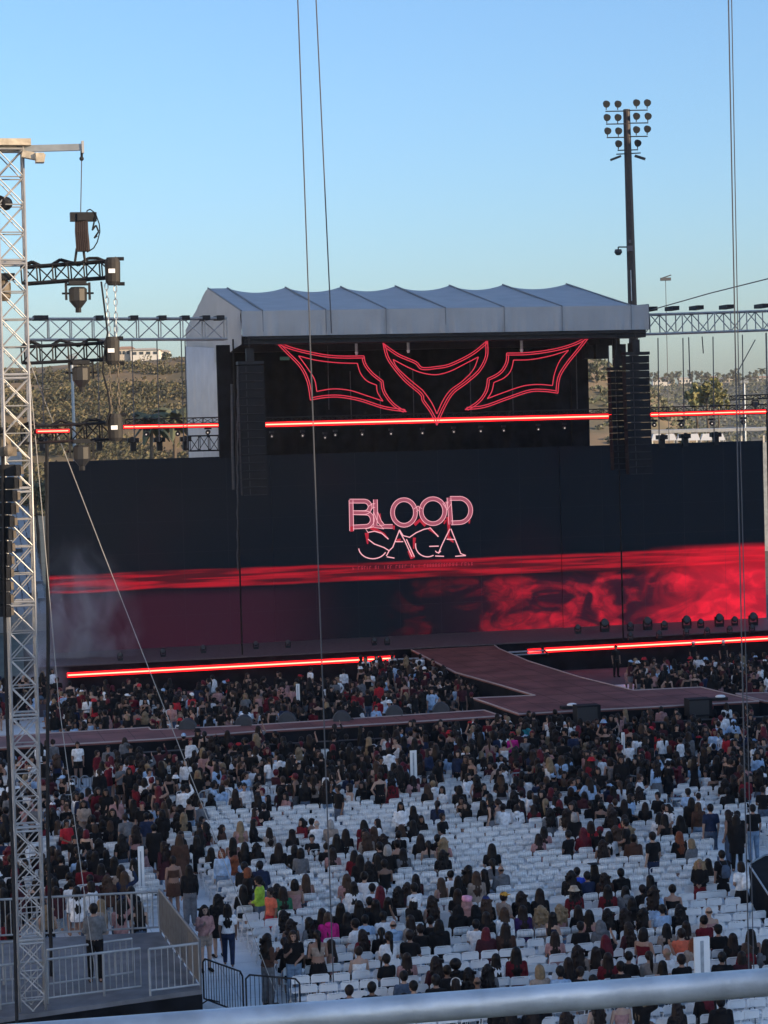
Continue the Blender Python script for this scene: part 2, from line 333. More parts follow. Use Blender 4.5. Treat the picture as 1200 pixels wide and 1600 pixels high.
# ---------------------------------------------------------------- far seating bank on the left
def far_stand():
    p1 = onz(80, 985, 0); p0 = p1-UA*9.5; r = empty('seating_bank', ((p0+p1)/2)); tag(r, 'bank of grey blue stadium seats left of the video screen', 'grandstand')
    X = (p1-p0).normalized(); Y = Vector((-X.y, X.x, 0)); L = (p1-p0).length; b = MB(); n = 30
    for i in range(n): b.box((p0+p1)/2+Y*(.8*i+.4)+ZA*((.35*i+.6)/2), (L, .8, .35*i+.6), (X, Y, ZA))
    keep(b.build('terrace', mat('terrace_concrete', (.2,.23,.27), .9, noise=.15, scale=.6)), r)
    b = MB(); b.box((p0+p1)/2+Y*-.1+ZA*.6, (L,.12,1.2), (X,Y,ZA)); keep(b.build('parapet', ALUD), r); b = MB(); b.box((p0+p1)/2+Y*(.8*n+.2)+ZA*(.35*n+1.1), (L,.12,1.1), (X,Y,ZA)); keep(b.build('rear_parapet', ALUD), r)
    SM = mat('seat_plastic', (.27,.34,.42), .5); sm = MB(); A3 = (X,Y,ZA)
    sm.box((0,0,.42), (.44,.4,.06), A3); sm.box(Y*.2+ZA*.66, (.44,.07,.42), A3); sm.box(Y*.17+ZA*.9, (.34,.07,.1), A3); me = sm.mesh('seat', SM)
    k = 0; rest = MB()
    for i in range(n-2, -1, -1):
        for j in range(int(L/.52)):
            q = p1 - X*(.4+.52*j) + Y*(.8*i+.45) + ZA*(.35*i+.6); px, py = pix(q)
            if R_.random() < .03: continue
            if px > 45 and k < 100: o = link('seat', me); o.location = q; keep(o, r); k += 1
            elif px > -10:
                rest.box(q+ZA*.42, (.44,.4,.06), A3); rest.box(q+Y*.2+ZA*.66, (.44,.07,.42), A3)
    tag(keep(rest.build('seats', SM), r), kind='stuff')
far_stand()
# ---------------------------------------------------------------- trusses
def truss(name, P, Q, w, h, r, bay, mt, label, cat='truss', group=None, up=ZA, side=None, deck=False):
    P = Vector(P); Q = Vector(Q); d = (Q-P); L = d.length; d.normalize(); up = (up-d*up.dot(d)).normalized(); sd_ = d.cross(up)
    root = empty(name, P); tag(root, label, cat, group)
    cs = [(-1,-1),(1,-1),(1,1),(-1,1)]; off = [sd_*(a*w/2)+up*(b*h/2) for a, b in cs]
    for o_ in off:
        b = MB(); b.cyl(P+o_, Q+o_, r, n=8); keep(b.build('chord', mt, smooth=False), root)
    b = MB(); n = max(1, round(L/bay))
    for i in range(n+1):
        c = P+d*(L*i/n)
        for k in range(4): b.cyl(c+off[k], c+off[(k+1) % 4], r*.62, n=5)
        if i < n:
            e = P+d*(L*(i+1)/n)
            for k in range(4):
                k2 = (k+1) % 4
                if (i+k) % 2: b.cyl(c+off[k], e+off[k2], r*.55, n=5)
                else: b.cyl(c+off[k2], e+off[k], r*.55, n=5)
    keep(b.build('lattice', mt), root); return root
def xtower(px0, px1, py0, py1): pass
# near left tower
tb = onz(52, 1640, 0); tv = uv(tb)
TT = ony(14, 232, tb.y)
def big_tower():
    P = Vector(tb); Q = Vector((TT.x, tb.y, TT.z)); w_ = .56
    root = empty('lattice_tower', P); tag(root, 'tall aluminium lattice tower at the left edge, sunlit at its top', 'tower')
    d = (Q-P); L = d.length; d.normalize(); s1 = UA; s2 = VA; off = [s1*(a*w_/2)+s2*(b*w_/2) for a, b in ((-1,-1),(1,-1),(1,1),(-1,1))]
    for o_ in off:
        b = MB(); b.cyl(P+o_, Q+o_, .027, n=10); keep(b.build('chord', ALU, smooth=True), root)
    n = 8; sec = L/n
    for i in range(n):
        b = MB(); c0 = P+d*(sec*i+.04); c1 = P+d*(sec*(i+1)-.04)
        for c in (c0, c1):
            for k in range(4): b.cyl(c+off[k], c+off[(k+1) % 4], .025, n=8)
        ns = 4
        for j in range(ns):
            a_, e_ = c0+(c1-c0)*(j/ns), c0+(c1-c0)*((j+1)/ns)
            for k in range(4):
                k2 = (k+1) % 4
                b.cyl(a_+off[k], e_+off[k2], .0155, n=6); b.cyl(a_+off[k2], e_+off[k], .0155, n=6)
                if j: b.cyl(a_+off[k], a_+off[k2], .014, n=6)
        keep(b.build('section', ALU), root)
    b = MB(); b.box(Q+ZA*.1, (.9,.75,.14)); b.box(Q+ZA*-.02-UA*.3, (.9,.5,.1)); keep(b.build('sheave_block', WOOD), root)
    return Q
TQ = big_tower()
def arm():
    a = ony(20, 240, tb.y); r = empty('jib_crane', a); tag(r, 'horizontal steel arm reaching out from the tower top with padded wooden block', 'crane arm')
    p = ony(20, 233, tb.y-.1); q = ony(128, 230, tb.y-.1); b = MB(); d = (q-p)
    b.box((p+q)/2, (d.length, .1, .14), (d.normalized(), VA, ZA)); keep(b.build('beam', ALUD), r)
    b = MB(); b.box(ony(129,230,tb.y-.1), (.05,.16,.26)); keep(b.build('end_plate', ALU), r)
    b = MB(); c = ony(52, 244, tb.y-.25); ax = Vector((1,0,-.22)).normalized(); b.box(c, (.5,.2,.15), (ax, VA, ax.cross(VA))); b.box(ony(62,247,tb.y-.25), (.18,.3,.2)); keep(b.build('padding', WOOD), r)
    b = MB(); b.tube([ony(127.5,x,tb.y-.1) for x in (236,240,246)], .03); b.sph(ony(127.5,248,tb.y-.1), .05); keep(b.build('hook', BLK), r)
arm()
Yn = tb.y-.1
def cable_obj(name, pts, r, mt, label, cat='cable', group=None):
    b = MB(); b.tube([p-pts[0] for p in pts], r); o = b.build(name, mt); o.location = pts[0]; tag(o, label, cat, group); return o
cable_obj('hoist_chain', [ony(127.5,250,Yn), ony(126,332,Yn)], .012, CABLE, 'thin vertical chain from the steel arm down to the black hoist', 'chain')
def chain(px0, py0, px1, py1, y, label, mt=GALV):
    p = ony(px0,py0,y); q = ony(px1,py1,y); r = MB(); L = (p-q).length; n = int(L/.14); d = (q-p).normalized(); a = Vector((1,0,0)); c = Vector((0,1,0))
    for i in range(n):
        o_ = d*(L*(i+.5)/n); s = a if i % 2 == 0 else c; h = .085; w_ = .032
        pts = [o_-d*h, o_-d*h*.5+s*w_, o_+d*h*.5+s*w_, o_+d*h, o_+d*h*.5-s*w_, o_-d*h*.5-s*w_, o_-d*h]; r.tube(pts, .012, 5)
    o = r.build('lifting_chain', mt); o.location = p; tag(o, label, 'chain', 'chains at the left trusses')
def hang_bag():
    r = empty('cable_bag_hoist', ony(128,404,Yn)); tag(r, 'black chain hoist with folded cable bag above the topmost dark truss', 'hoist')
    b = MB(); b.box(ony(130,339,Yn), (.56,.2,.19)); b.box(ony(128,339,Yn-.12), (.2,.06,.15)); keep(b.build('housing', BLK), r)
    b = MB(); pts = [(128,346),(128,362),(129,378),(130,393)]; c = [ony(x,y,Yn) for x, y in pts]
    b.loft([(c[3], .15,.09),(c[2],.15,.11),(c[1],.14,.1),(c[0],.13,.09)], 12)
    for k in range(7): b.tube([c[0]+Vector((-.12+.04*k,-.1,0)), c[1]+Vector((-.12+.04*k,-.12,0)), c[3]+Vector((-.12+.04*k,-.1,0))], .02)
    keep(b.build('folded_sling', mat('brown_black_sling', (.035,.025,.025), .9)), r)
    b = MB(); b.cyl(ony(120,388,Yn), ony(117,410,Yn), .03); b.cyl(ony(130,388,Yn), ony(133,410,Yn), .03); keep(b.build('strap', BLK), r)
    b = MB(); b.tube([ony(x,y,Yn-.05) for x,y in ((136,338),(136,329),(141,327),(149,333),(155,350),(156,362),(152,378),(146,388),(136,394))], .014)
    b.tube([ony(x,y,Yn-.05) for x,y in ((149,338),(144,360),(150,352),(154,362),(147,372),(152,368))], .02); keep(b.build('cable_loop', BLK), r)
hang_bag()
def moving_head(px, py, y, s, label, group, lens=None):   # fixture hanging below (px,py)
    p = ony(px, py, y); r = empty('moving_light', p); tag(r, label, 'stage light', group)
    b = MB(); b.box((0,0,-.06*s), (.5*s,.3*s,.12*s)); b.build('base', BLK, r)
    b = MB()
    for k in (-1,1): b.box(UA*(k*.34*s)-ZA*(.3*s), (.06*s,.16*s,.5*s))
    b.box(-ZA*(.1*s), (.72*s,.16*s,.06*s)); b.cyl(UA*(-.46*s)-ZA*(.36*s), UA*(.46*s)-ZA*(.36*s), .03*s); b.build('yoke', BLK, r)
    b = MB(); b.loft([((0,0,-.78*s),.1*s,.1*s),((0,0,-.66*s),.2*s,.2*s),((0,0,-.58*s),.26*s,.26*s),((0,0,-.24*s),.27*s,.27*s),((0,0,-.18*s),.2*s,.2*s)], 10); b.build('head', DARK if lens is None else lens, r)
    b = MB(); b.cyl((0,0,-.92*s), (0,0,-.76*s), .085*s, n=10); b.build('lens_tube', BLK, r); return r
GT = 'dark trusses beside the lattice tower'
for i, (y0, y1, yr, nm) in enumerate(((432,418,.03,'topmost'),(556,546,0,'middle'),(681,671,0,'lowest'))):
    P = ony(36,(y0)-1,Yn+.4); Q = ony(182,(y1)+2,Yn+.4); Q.z = P.z + (Q.z-P.z)
    t_ = truss('black_truss', P, Q, .4, .36, .03, .36, BLK, 'short black box truss beside the lattice tower, %s of three' % nm, group=GT)
    b = MB(); k = 10
    pts = [P+(Q-P)*(j/k)+ZA*(.22+.07*math.sin(j*1.9))-VA*.1 for j in range(k+1)]; b.tube(pts, .035); b.tube([p+VA*.15+ZA*.02*math.sin(j*4.) for j, p in enumerate(pts)], .03); keep(b.build('cable_bundle', BLK), t_)
    c = (ony(176,424,Yn), ony(175,548,Yn), ony(180,668,Yn))[i]
    r = empty('chain_hoist', c); tag(r, 'brown black chain hoist motor at the right end of the %s dark truss' % nm, 'hoist', 'hoists at the left trusses')
    b = MB(); b.loft([((0,0,-.3),.1,.1),((0,0,-.22),.16,.14),((0,0,.2),.17,.14),((0,0,.3),.12,.1)], 12); b.build('housing', mat('hoist_brown', (.022,.02,.018), .7), r)
    b = MB(); b.box((0,-.16,0), (.14,.02,.09)); b.build('label_plate', WHITE, r)
    b = MB(); b.cyl(UA*.1+ZA*.27, UA*.25+ZA*.27, .04); b.cyl(UA*.1-ZA*.27, UA*.25-ZA*.27, .04); b.build('bracket', BLK, r)
HEADM = mat('light_housing', (.025,.024,.023), .5)
for px, py, nm in ((121,443,'topmost'),(126,567,'middle'),(127,690,'lowest')):
    moving_head(px, py-4, Yn, .74, 'moving stage light hanging under the %s dark truss' % nm, 'lights under the dark trusses', HEADM)
chain(166,442,171,530,Yn,'left lifting chain between the topmost and middle hoists'); chain(180,446,182,530,Yn,'right lifting chain between the topmost and middle hoists')
chain(171,566,174,655,Yn,'left rusty lifting chain below the middle hoist', TAN); chain(184,566,187,655,Yn,'right rusty lifting chain below the middle hoist', TAN)
cable_obj('power_cable', [ony(x,y,Yn-.1) for x,y in ((158,440),(163,480),(168,520),(164,545),(160,580),(168,610),(172,640),(165,665))], .022, BLK, 'thick black cable drooping beside the chains from truss to truss')
cable_obj('mast_cable', [ony(x,y,Yn+2) for x,y in ((80,680),(73,694),(73,800),(74,900),(75,1000),(74,1150),(74,1300),(80,1500))]+[onz(81,1560,0)], .045, BLK, 'thick black vertical cable right of the lattice tower')
cable_obj('mast_cable', [ony(x,y,Yn-1.) for x,y in ((4,700),(6,900),(10,1100),(20,1350),(26,1590))]+[ony(27,1640,Yn-1)], .04, BLK, 'thick black vertical cable in front of the lattice tower')
cable_obj('guy_wire', [ony(44,560,Yn), ony(160,860,Yn+3), onz(440,1575,0)], .010, CABLEL, 'pale guy wire slanting from tower across the left screen')
cable_obj('guy_wire', [ony(44,560,Yn), ony(64,780,Yn), ony(92,1100,Yn), ony(135,1420,Yn), onz(160,1600,0)], .009, CABLEL, 'steeper pale guy wire just right of the lattice tower')
# near-left line array
def small_array():
    r = empty('line_array', ony(16,960,Yn-1)); tag(r, 'curved line of loudspeakers in front of the lattice tower, edges painted sunlit tan', 'loudspeaker')
    for i in range(12):
        t = i/11; px = 22-10*math.sin(t*2.2)-7*t; py = 735+ (955-735)*t; c = ony(px, py, Yn-1); tilt = .10-.3*t
        X = Vector((math.cos(.2),math.sin(.2),0)); a3 = (X, VA, ZA)
        b = MB(); b.box(c-X*.32+VA*.3, (.75,.5,.245), a3); b.box(c+X*.08, (.1,.4,.235), a3); cb = keep(b.build('cabinet', [BLK]), r)
        b = MB(); b.box(c+X*.16-VA*.05, (.06,.34,.16), a3); keep(b.build('sunlit_edge', TAN), cb) if False else keep(b.build('sunlit_edge', TAN), r)  # tan strip on each cabinet paints its sunlit edge
    b = MB(); c = ony(-8,706,Yn-1); b.box(c, (.9,.3,.2)); b.sph(ony(13,704,Yn-1.2), (.1,.1,.13)); keep(b.build('bumper_frame', TAN), r)
small_array()
for px, py, nm in ((9,318,'highest'),(10,885-560,'x')):
    if nm == 'x': break
    p = ony(px,py,Yn); r = empty('spotlight', p); tag(r, 'dark round spotlight inside the upper lattice tower', 'stage light')
    b = MB(); b.sph((0,0,0), (.15,.15,.15)); b.cyl((0,0,0),(-.1,-.2,.02),.12,.14,n=10); b.build('housing', BLK, r)
for py, nm in ((450,'upper'),(690,'lower')):
    p = ony(5,py,Yn); r = empty('spotlight', p); tag(r, 'tan and black spotlight partly behind the tower chords, %s one' % nm, 'stage light')
    b = MB(); b.loft([((0,0,-.28),.1,.1),((0,0,-.2),.16,.16),((0,0,.1),.17,.17),((0,0,.16),.1,.1)], 10); b.build('housing', TAN, r)
    b = MB(); b.box((0,0,.24), (.5,.3,.14)); b.build('base', BLK, r)
# long vertical ropes
cable_obj('rope', [ony(463,-60,49.5), onz(523,1592,0)], .016, CABLE, 'long thin cable from above down across the middle, left of a pair')
cable_obj('rope', [onv(491,-60,110.7), onv(518,521,110.8)], .036, CABLE, 'dark cable from above ending at the stage roof eave, right of a pair')
cable_obj('rope', [ony(1137,-60,49), ony(1150,600,49.8), onz(1172,1600,0)], .016, CABLE, 'long dark cable at right, left of a close pair')
cable_obj('rope', [ony(1142,-60,49), ony(1154.5,600,49.8), onz(1180,1600,0)], .012, CABLE, 'long dark cable at right, right of a close pair')
cable_obj('rope', [ony(1015,485,118), ony(1110,458,110), ony(1230,428,100)], .03, CABLE, 'thin wire rising from the right truss towards the upper right')
# ---------------------------------------------------------------- stage
VF, VS = 111.7, 118.4; ZS = 1.6
DECK = mat('reddish_stage_deck', (.17,.064,.055), .6, noise=.3, scale=.7, spec=.25, bump=.05); TRIM = mat('deck_trim', (.4,.33,.33), .6)
uL = uv(onv(60,1000,VF))[0]; uR = uv(onv(1260,1000,VF))[0]
def stage():
    r = empty('stage', st((uL+uR)/2, VF, 0)); tag(r, 'wide black main stage with dusky red deck in front of the screens', 'stage')
    b = MB(); b.box(st((uL+uR)/2, VF+6, ZS/2), (uR-uL, 12, ZS)); keep(b.build('fascia', BLKM), r)
    b = MB(); b.box(st((uL+uR)/2, VF+5.95, ZS+.03), (uR-uL+.1, 12.1, .06)); keep(b.build('deck', mat('stage_deck', (.085,.06,.066), .6, noise=.2)), r)
stage()
def polydeck(name, pts, z, label, cat, drop=True):
    P = [onz(x, y, z) for x, y in pts]; c = sum(P, Vector())/len(P); r = empty(name, (c.x, c.y, 0)); tag(r, label, cat)
    b = MB(); b.prism([(p.x,p.y) for p in P], 0, z-.08); keep(b.build('skirt', BLKM), r)
    b = MB(); b.prism([(p.x+(p.x-c.x)*.0, p.y) for p in P], z-.077, z); keep(b.build('deck', DECK), r)
    b = MB(); n = len(P)
    for i in range(n):
        a, e = P[i], P[(i+1) % n]; b.cyl(a+ZA*.012, e+ZA*.012, .035, n=4)
    keep(b.build('edge_trim', TRIM), r)
    PP = [uv(p) for p in P]; us = [p[0] for p in PP]; vs2 = [p[1] for p in PP]; b = MB(); k = math.ceil(min(us)/1.22)*1.22
    def spans(fix, axis):
        hits = []
        for i in range(n):
            a, e = PP[i], PP[(i+1) % n]
            if (a[axis] > fix) != (e[axis] > fix): t = (fix-a[axis])/(e[axis]-a[axis]); hits.append(a[1-axis]+t*(e[1-axis]-a[1-axis]))
        hits.sort(); return [(x+.06, y-.06) for x, y in zip(hits[::2], hits[1::2]) if y-x > .3]
    while k < max(us):
        for x, y in spans(k, 0): b.box(st(k, (x+y)/2, z+.003), (.022, y-x, .004))
        k += 1.22
    k = math.ceil(min(vs2)/2.44)*2.44
    while k < max(vs2):
        for x, y in spans(k, 1): b.box(st((x+y)/2, k, z+.006), (y-x, .022, .004))
        k += 2.44
    if b.v: keep(b.build('panel_joints', mat('joint_dark', (.05,.022,.02), .8)), r)
    return r
CW = [(640,1014),(712,1051),(780,1070),(836,1087),(740,1091),(811,1116),(1000,1106),(1186,1096),(1095,1074),(990,1079),(905,1058),(825,1033),(780,1014),(772,1008)]
polydeck('catwalk', CW, 1.55, 'broad reddish catwalk running from stage to a wide front deck', 'catwalk')
SRW = [(-60,1155),(63,1147),(232,1137),(236,1141),(400,1133),(756,1110),(783,1119),(600,1131),(400,1143),(250,1155),(63,1166),(-60,1172)]
polydeck('side_runway', SRW, 1.35, 'long narrow reddish runway crossing the floor on the left', 'runway')
polydeck('end_deck', [(1150,1084),(1290,1080),(1290,1100),(1196,1096)], 1.2, 'short pale deck at the right edge beside the catwalk', 'deck')
def ledge(pts, label):
    P = [onz(x, y, .6) for x, y in pts]; r = empty('barrier_wall', ((P[0]+P[-1])/2)*1); r.location.z = 0; tag(r, label, 'barrier')
    for i, (a, e) in enumerate(zip(P, P[1:])):
        d = (e-a); b = MB(); n = d.normalized(); s = Vector((-n.y, n.x, 0)); m_ = (a+e)/2
        b.box((m_.x, m_.y, .55), (d.length, .12, 1.1), (n, s, ZA)); keep(b.build('panel', BLKM), r)
        b = MB(); b.box((m_.x, m_.y, 1.12), (d.length, .16, .035), (n, s, ZA)); b.box((m_.x-s.x*.2, m_.y-s.y*.2, .3), (d.length, .3, .04), (n, s, ZA)); keep(b.build('top_rail', DARK), r)
ledge([(845,1156),(1010,1149),(1187,1140),(1230,1137)], 'black crowd barrier in front of the wide catwalk deck')
ledge([(190,1199),(400,1185),(600,1174),(700,1168),(830,1158)], 'black crowd barrier in front of the left runway')
ledge([(95,1176),(230,1166),(400,1156),(700,1136),(790,1131)], 'inner black barrier right behind the left crowd barrier')
# steps
def steps(px0, px1, y0, y1, n, label):
    a = onz(px0, y0, ZS-.1); r = empty('stage_steps', (a.x,a.y,0)); tag(r, label, 'steps'); wd = 1.25
    for i in range(n):
        p = onz(px0+(px1-px0)*i/(n-1), y0+(y1-y0)*i/(n-1), ZS-.12-(ZS-.2)*i/(n-1)); b = MB(); b.box(p+UA*wd*.75, (wd*1.6,.26,.05)); keep(b.build('tread', GALV), r)
    for k in (0,1):
        p = onz(px0, y0, ZS-.1)+UA*(wd*1.6*k-.05); q = onz(px1,y1,.1)+UA*(wd*1.6*k-.05); b = MB(); b.cyl(p,q,.05); keep(b.build('stringer', DARK), r)
steps(622, 637, 1030, 1062, 6, 'metal steps going up to the stage left of the catwalk')
steps(795, 812, 1019, 1032, 4, 'metal steps partly hidden at the right side of the catwalk')
# LED strips
def strip(px0, y0, px1, y1, v, label, th=.17):
    a = onv(px0,y0,v); q = onv(px1,y1,v); r = empty('light_strip', a); tag(r, label, 'light strip', 'red glowing light strips'); d = q-a
    n = d.normalized(); u_ = n.cross(VA)*-1; b = MB(); b.box((a+q)/2, (d.length, .1, th), (n, VA, n.cross(VA))); keep(b.build('red_diffuser', LEDR), r)
    b = MB(); b.box((a+q)/2-VA*.055, (d.length-.05, .03, th*.26), (n, VA, n.cross(VA))); keep(b.build('bright_core', LEDC), r)
    b = MB(); b.box((a+q)/2+VA*.1, (d.length+.1, .08, th*1.5), (n, VA, n.cross(VA))); keep(b.build('backing', BLK), r)
strip(105,1055,616,1028,VF-.1,'long glowing red strip on the stage front, left of the catwalk',.24)
strip(825,1018,845,1016.5,VF-.1,'short glowing red strip just right of the catwalk',.24)
strip(851,1016,1230,996,VF-.1,'long glowing red strip on the stage front, right of the catwalk',.24)
strip(193,667,361,664,113.5,'glowing red strip above the left video screen',.17)
strip(413,663.5,955,650,113.5,'longest glowing red strip, under the stage roof',.24)
strip(1016,648,1230,642,113.5,'glowing red strip above the right video screen',.2)
strip(57,674,108,673,uv(ony(57,674,Yn-.1))[1],'short glowing red strip on the lowest dark truss beside the tower',.07)
# trusses carrying upper strips
GS = 'stage trusses'
P = onv(196,660,114.1); Q = onv(362,656,114.1); truss('strip_truss', P, Q, .35,.3,.03,.5,BLK,'thin black truss above the left screen light strip',group=GS)
P = onv(413,657,114.1); Q = onv(955,643,114.1); truss('strip_truss', P, Q, .35,.3,.03,.5,BLK,'long black truss above the longest light strip',group=GS)
P = onv(1016,641,114.1); Q = onv(1230,635,114.1); truss('strip_truss', P, Q, .35,.3,.03,.5,BLK,'black truss above the right screen light strip',group=GS)
P = onv(296,693,116); Q = onv(342,692,116); truss('strip_truss', P, Q, .6,.8,.04,.6,BLK,'short deep black truss in front of the white side curtain',group=GS)
# side trusses at roof height
P = onv(40,515,111); Q = onv(352,514,111); lt = truss('side_truss', P, Q, 1.0,1.05,.055,1.15,ALUD,'long grey box truss left of the stage roof',group=GS)
P = onv(985,508,112); Q = onv(1260,499,112); rt = truss('side_truss', P, Q, 1.0,1.05,.055,.9,ALUD,'long grey box truss right of the stage roof',group=GS)
for root, xs, y0, v in ((lt,(58,68,154,208,252,288,320,342),498,111),(rt,(1016,1050,1088,1135,1190),484,112)):
    for px in xs:
        b = MB(); c = onv(px, y0-1+(0 if root is lt else -(px-1016)*.027), v); b.box(c, (.4,1.2,.22)); keep(b.build('clamp', BLK), root)
for px, y0, y1, nm in ((65,530,700,'first'),(152,530,690,'second'),(206,532,690,'third'),(245,532,690,'fourth'),(283,532,690,'fifth'),(289,532,700,'sixth')):
    cable_obj('hanging_cable', [onv(px,y0,111), onv(px+4,y1,111.5)], .03, CABLE, 'thin cable hanging from the left grey truss, %s from the left' % nm, group='hanging cables')
for px, y0, y1, nm in ((1028,528,690,'first'),(1067,528,670,'second'),(1076,527,590,'third'),(1097,526,552,'fourth'),(1114,526,690,'fifth'),(1160,523,690,'sixth')):
    cable_obj('hanging_cable', [onv(px,y0,112), onv(px+2,y1,112.3)], .032, CABLE, 'thin cable hanging from the right grey truss, %s from the left' % nm, group='hanging cables')
cable_obj('hanging_cable', [onv(1180,531,112), onv(1152,582,112)], .03, CABLE, 'slanting cable under the right grey truss')
# roof towers
TP = [onv(352,700,115), onv(352,540,115)]
def vtower(px, ytop, v, w_, mt, label, zb=ZS, nm='roof_tower'):
    q = onv(px, ytop, v); u, _ = uv(q); return truss(nm, st(u,v,zb), st(u,v,q.z), w_, w_, .045, w_*.95, mt, label, 'tower', group='stage towers')
vtower(364,530,112.5,.5,BLK,'black lattice column behind the left loudspeaker stack')
vtower(950,530,119.8,.8,ALUD,'grey lattice tower seen right of the stage opening')
vtower(964,560,110.2,.45,BLK,'black lattice column in front of the right video screen')
vtower(1197,520,113,.6,ALUD,'grey lattice tower at the right edge of the picture')
vtower(1198,640,109.5,.45,BLK,'black lattice column at the right edge')
# roof
def roof():
    u0 = uv(onv(377,490,111))[0]; u1 = uv(onv(1013,480,111))[0]; ze = 19.55; zb = 18.25; zr = 21.45; vr = 122; vb = 131
    r = empty('stage_roof', st((u0+u1)/2, 111, 18)); tag(r, 'grey fabric stage roof with scalloped ridge over the black opening', 'roof')
    ribs = [u0+(u1-u0)*t for t in (0,.05,.2,.345,.49,.635,.78,.955,1)]
    def top(u, t):   # t 0 eave .. 1 ridge
        sag = 0
        for a, c in zip(ribs[1:-1], ribs[2:-1]):
            if a <= u <= c: k = (u-a)/(c-a); sag = .27*4*k*(1-k)*(t**1.2)
        hip = 0
        if u > ribs[-2]: hip = (u-ribs[-2])/(u1-ribs[-2])*1.6*t
        return ze+(zr-ze)*t-sag-hip
    b = MB(); nu, nv = 150, 10; P = []
    for j in range(nv+1):
        for i in range(nu+1):
            u = u0+(u1-u0)*i/nu; t = j/nv; P.append(st(u, 111+(vr-111)*t, top(u, t)+.05*NZ.noise(Vector((u*.9, t*2.2, 4)))*(1 if 0 < t < 1 else 0)))
    b.add(P, [(j*(nu+1)+i, j*(nu+1)+i+1, (j+1)*(nu+1)+i+1, (j+1)*(nu+1)+i) for j in range(nv) for i in range(nu)])
    P = []
    for j in range(2):
        for i in range(nu+1):
            u = u0+(u1-u0)*i/nu; P.append(st(u, (vr,vb)[j], (top(u,1),ze)[j]))
    b.add(P, [(i, i+1, nu+2+i, nu+1+i) for i in range(nu)])
    keep(b.build('top_sheet', TARP, smooth=True), r)
    b = MB(); P = []; nu = 220
    for j in range(4):
        for i in range(nu+1):
            u = u0+(u1-u0)*i/nu; kk = max(0, 1-min(abs(u-q_) for q_ in ribs)/1.1); wv = (.02+.05*kk)*math.sin(u*11)+.02*math.sin(u*27+j)+.1*NZ.noise(Vector((u*1.6,j*.7,0))); P.append(st(u, 110.98+wv*(j/3), ze-(ze-zb)*j/3))
    b.add(P, [(j*(nu+1)+i, (j+1)*(nu+1)+i, (j+1)*(nu+1)+i+1, j*(nu+1)+i+1) for j in range(3) for i in range(nu)]); keep(b.build('front_valance', TARP, smooth=True), r)
    for uu, s in ((u0, -1), (u1, 1)):
        b = MB(); P = []; n = 30
        for j in range(8):
            for i in range(n+1):
                v = 111+(vb-111)*i/n; tz = (top(uu, (v-111)/(vr-111)) if v < vr else ze+(top(uu,1)-ze)*(vb-v)/(vb-vr)); low = zb - (1.4*(v-111)/20+.4 if s < 0 else 0)
                P.append(st(uu+s*(.04+.07*NZ.noise(Vector((v*.7, j*.5, uu)))), v, tz+(low-tz)*j/7))
        b.add(P, [(j*(n+1)+i, j*(n+1)+i+1, (j+1)*(n+1)+i+1, (j+1)*(n+1)+i) for j in range(7) for i in range(n)]); keep(b.build('end_panel', TARP, smooth=True), r)
    for u in ribs[1:-1]:
        b = MB(); b.tube([st(u, 111+(vr-111)*t, top(u, t)+.02) for t in (0,.25,.5,.75,1)], .05); b.cyl(st(u,110.95,ze), st(u,110.95,zb), .018); keep(b.build('seam', TARPD), r)
    for uu in (u0, u1):
        b = MB(); b.tube([st(uu, 111+(vr-111)*t, top(uu, t)+.02) for t in (0,.25,.5,.75,1)], .05); keep(b.build('seam', TARPD), r)
    b = MB(); b.box(st((u0+u1)/2, 112, zb-.15), (u1-u0-.2, 1.6, .5)); b.box(st((u0+u1)/2, 116, zb-.3), (u1-u0-.2, .5, .7)); b.box(st((u0+u1)/2, 121, zb-.1), (u1-u0-.4, 20, .12)); keep(b.build('roof_grid', BLK), r)
    return u0, u1
RU0, RU1 = roof()
# side curtain & backdrop
def curtain(name, pts, mt, label, wav=.06, v0=None):
    # pts: (u,v,z0,z1) polyline
    b = MB(); P = []; n = 0; seg = []
    for (a, c) in zip(pts, pts[1:]):
        k = max(2, int(math.dist(a[:2], c[:2])/.2))
        for i in range(k): t = i/k; seg.append([a[j]+(c[j]-a[j])*t for j in range(4)])
    seg.append(list(pts[-1]))
    nz = 6
    for j in range(nz+1):
        for i, s in enumerate(seg):
            o_ = wav*(math.sin(i*1.3)+.6*math.sin(i*.55+j*.2)); P.append(st(s[0]+o_*.5, s[1]+o_, s[2]+(s[3]-s[2])*j/nz))
    m_ = len(seg); b.add(P, [(j*m_+i, j*m_+i+1, (j+1)*m_+i+1, (j+1)*m_+i) for j in range(nz) for i in range(m_-1)])
    o = b.build(name, mt, smooth=True); sl = o.modifiers.new('thickness', 'SOLIDIFY'); sl.thickness = .02; return tag(o, label, 'curtain')
q = uv(onv(290,620,127)); curtain('side_curtain', [(uv(onv(292,620,127))[0],127,ZS,18.4),(uv(onv(341,620,119.6))[0],119.6,ZS,18.0)], mat('pale_side_tarp',(.48,.5,.52),.8,noise=.06,scale=1),'pale grey curtain hanging at the left end of the stage roof',.05)
curtain('backdrop_curtain', [(uv(onv(341,620,119.4))[0],119.4,ZS,18.2),(uv(onv(914,620,121))[0]-.2,121,ZS,18.2)], BLKM, 'black backdrop curtain filling the stage opening behind the screens')
for px, v, nm in ((350,113,'left'),):
    p = onv(px,600,v); b = MB(); b.box(st(uv(p)[0],v,14.95), (.7,.3,5.9)); tag(b.build('black_side_drape', BLKM), 'narrow black drape at the left edge of the stage opening', 'curtain')
b = MB(); u_ = uv(onv(905,600,117))[0]; b.box(st(u_,117,15.0), (1.0,.3,6.0)); tag(b.build('black_side_drape', BLKM), 'narrow black drape at the right edge of the stage opening', 'curtain')
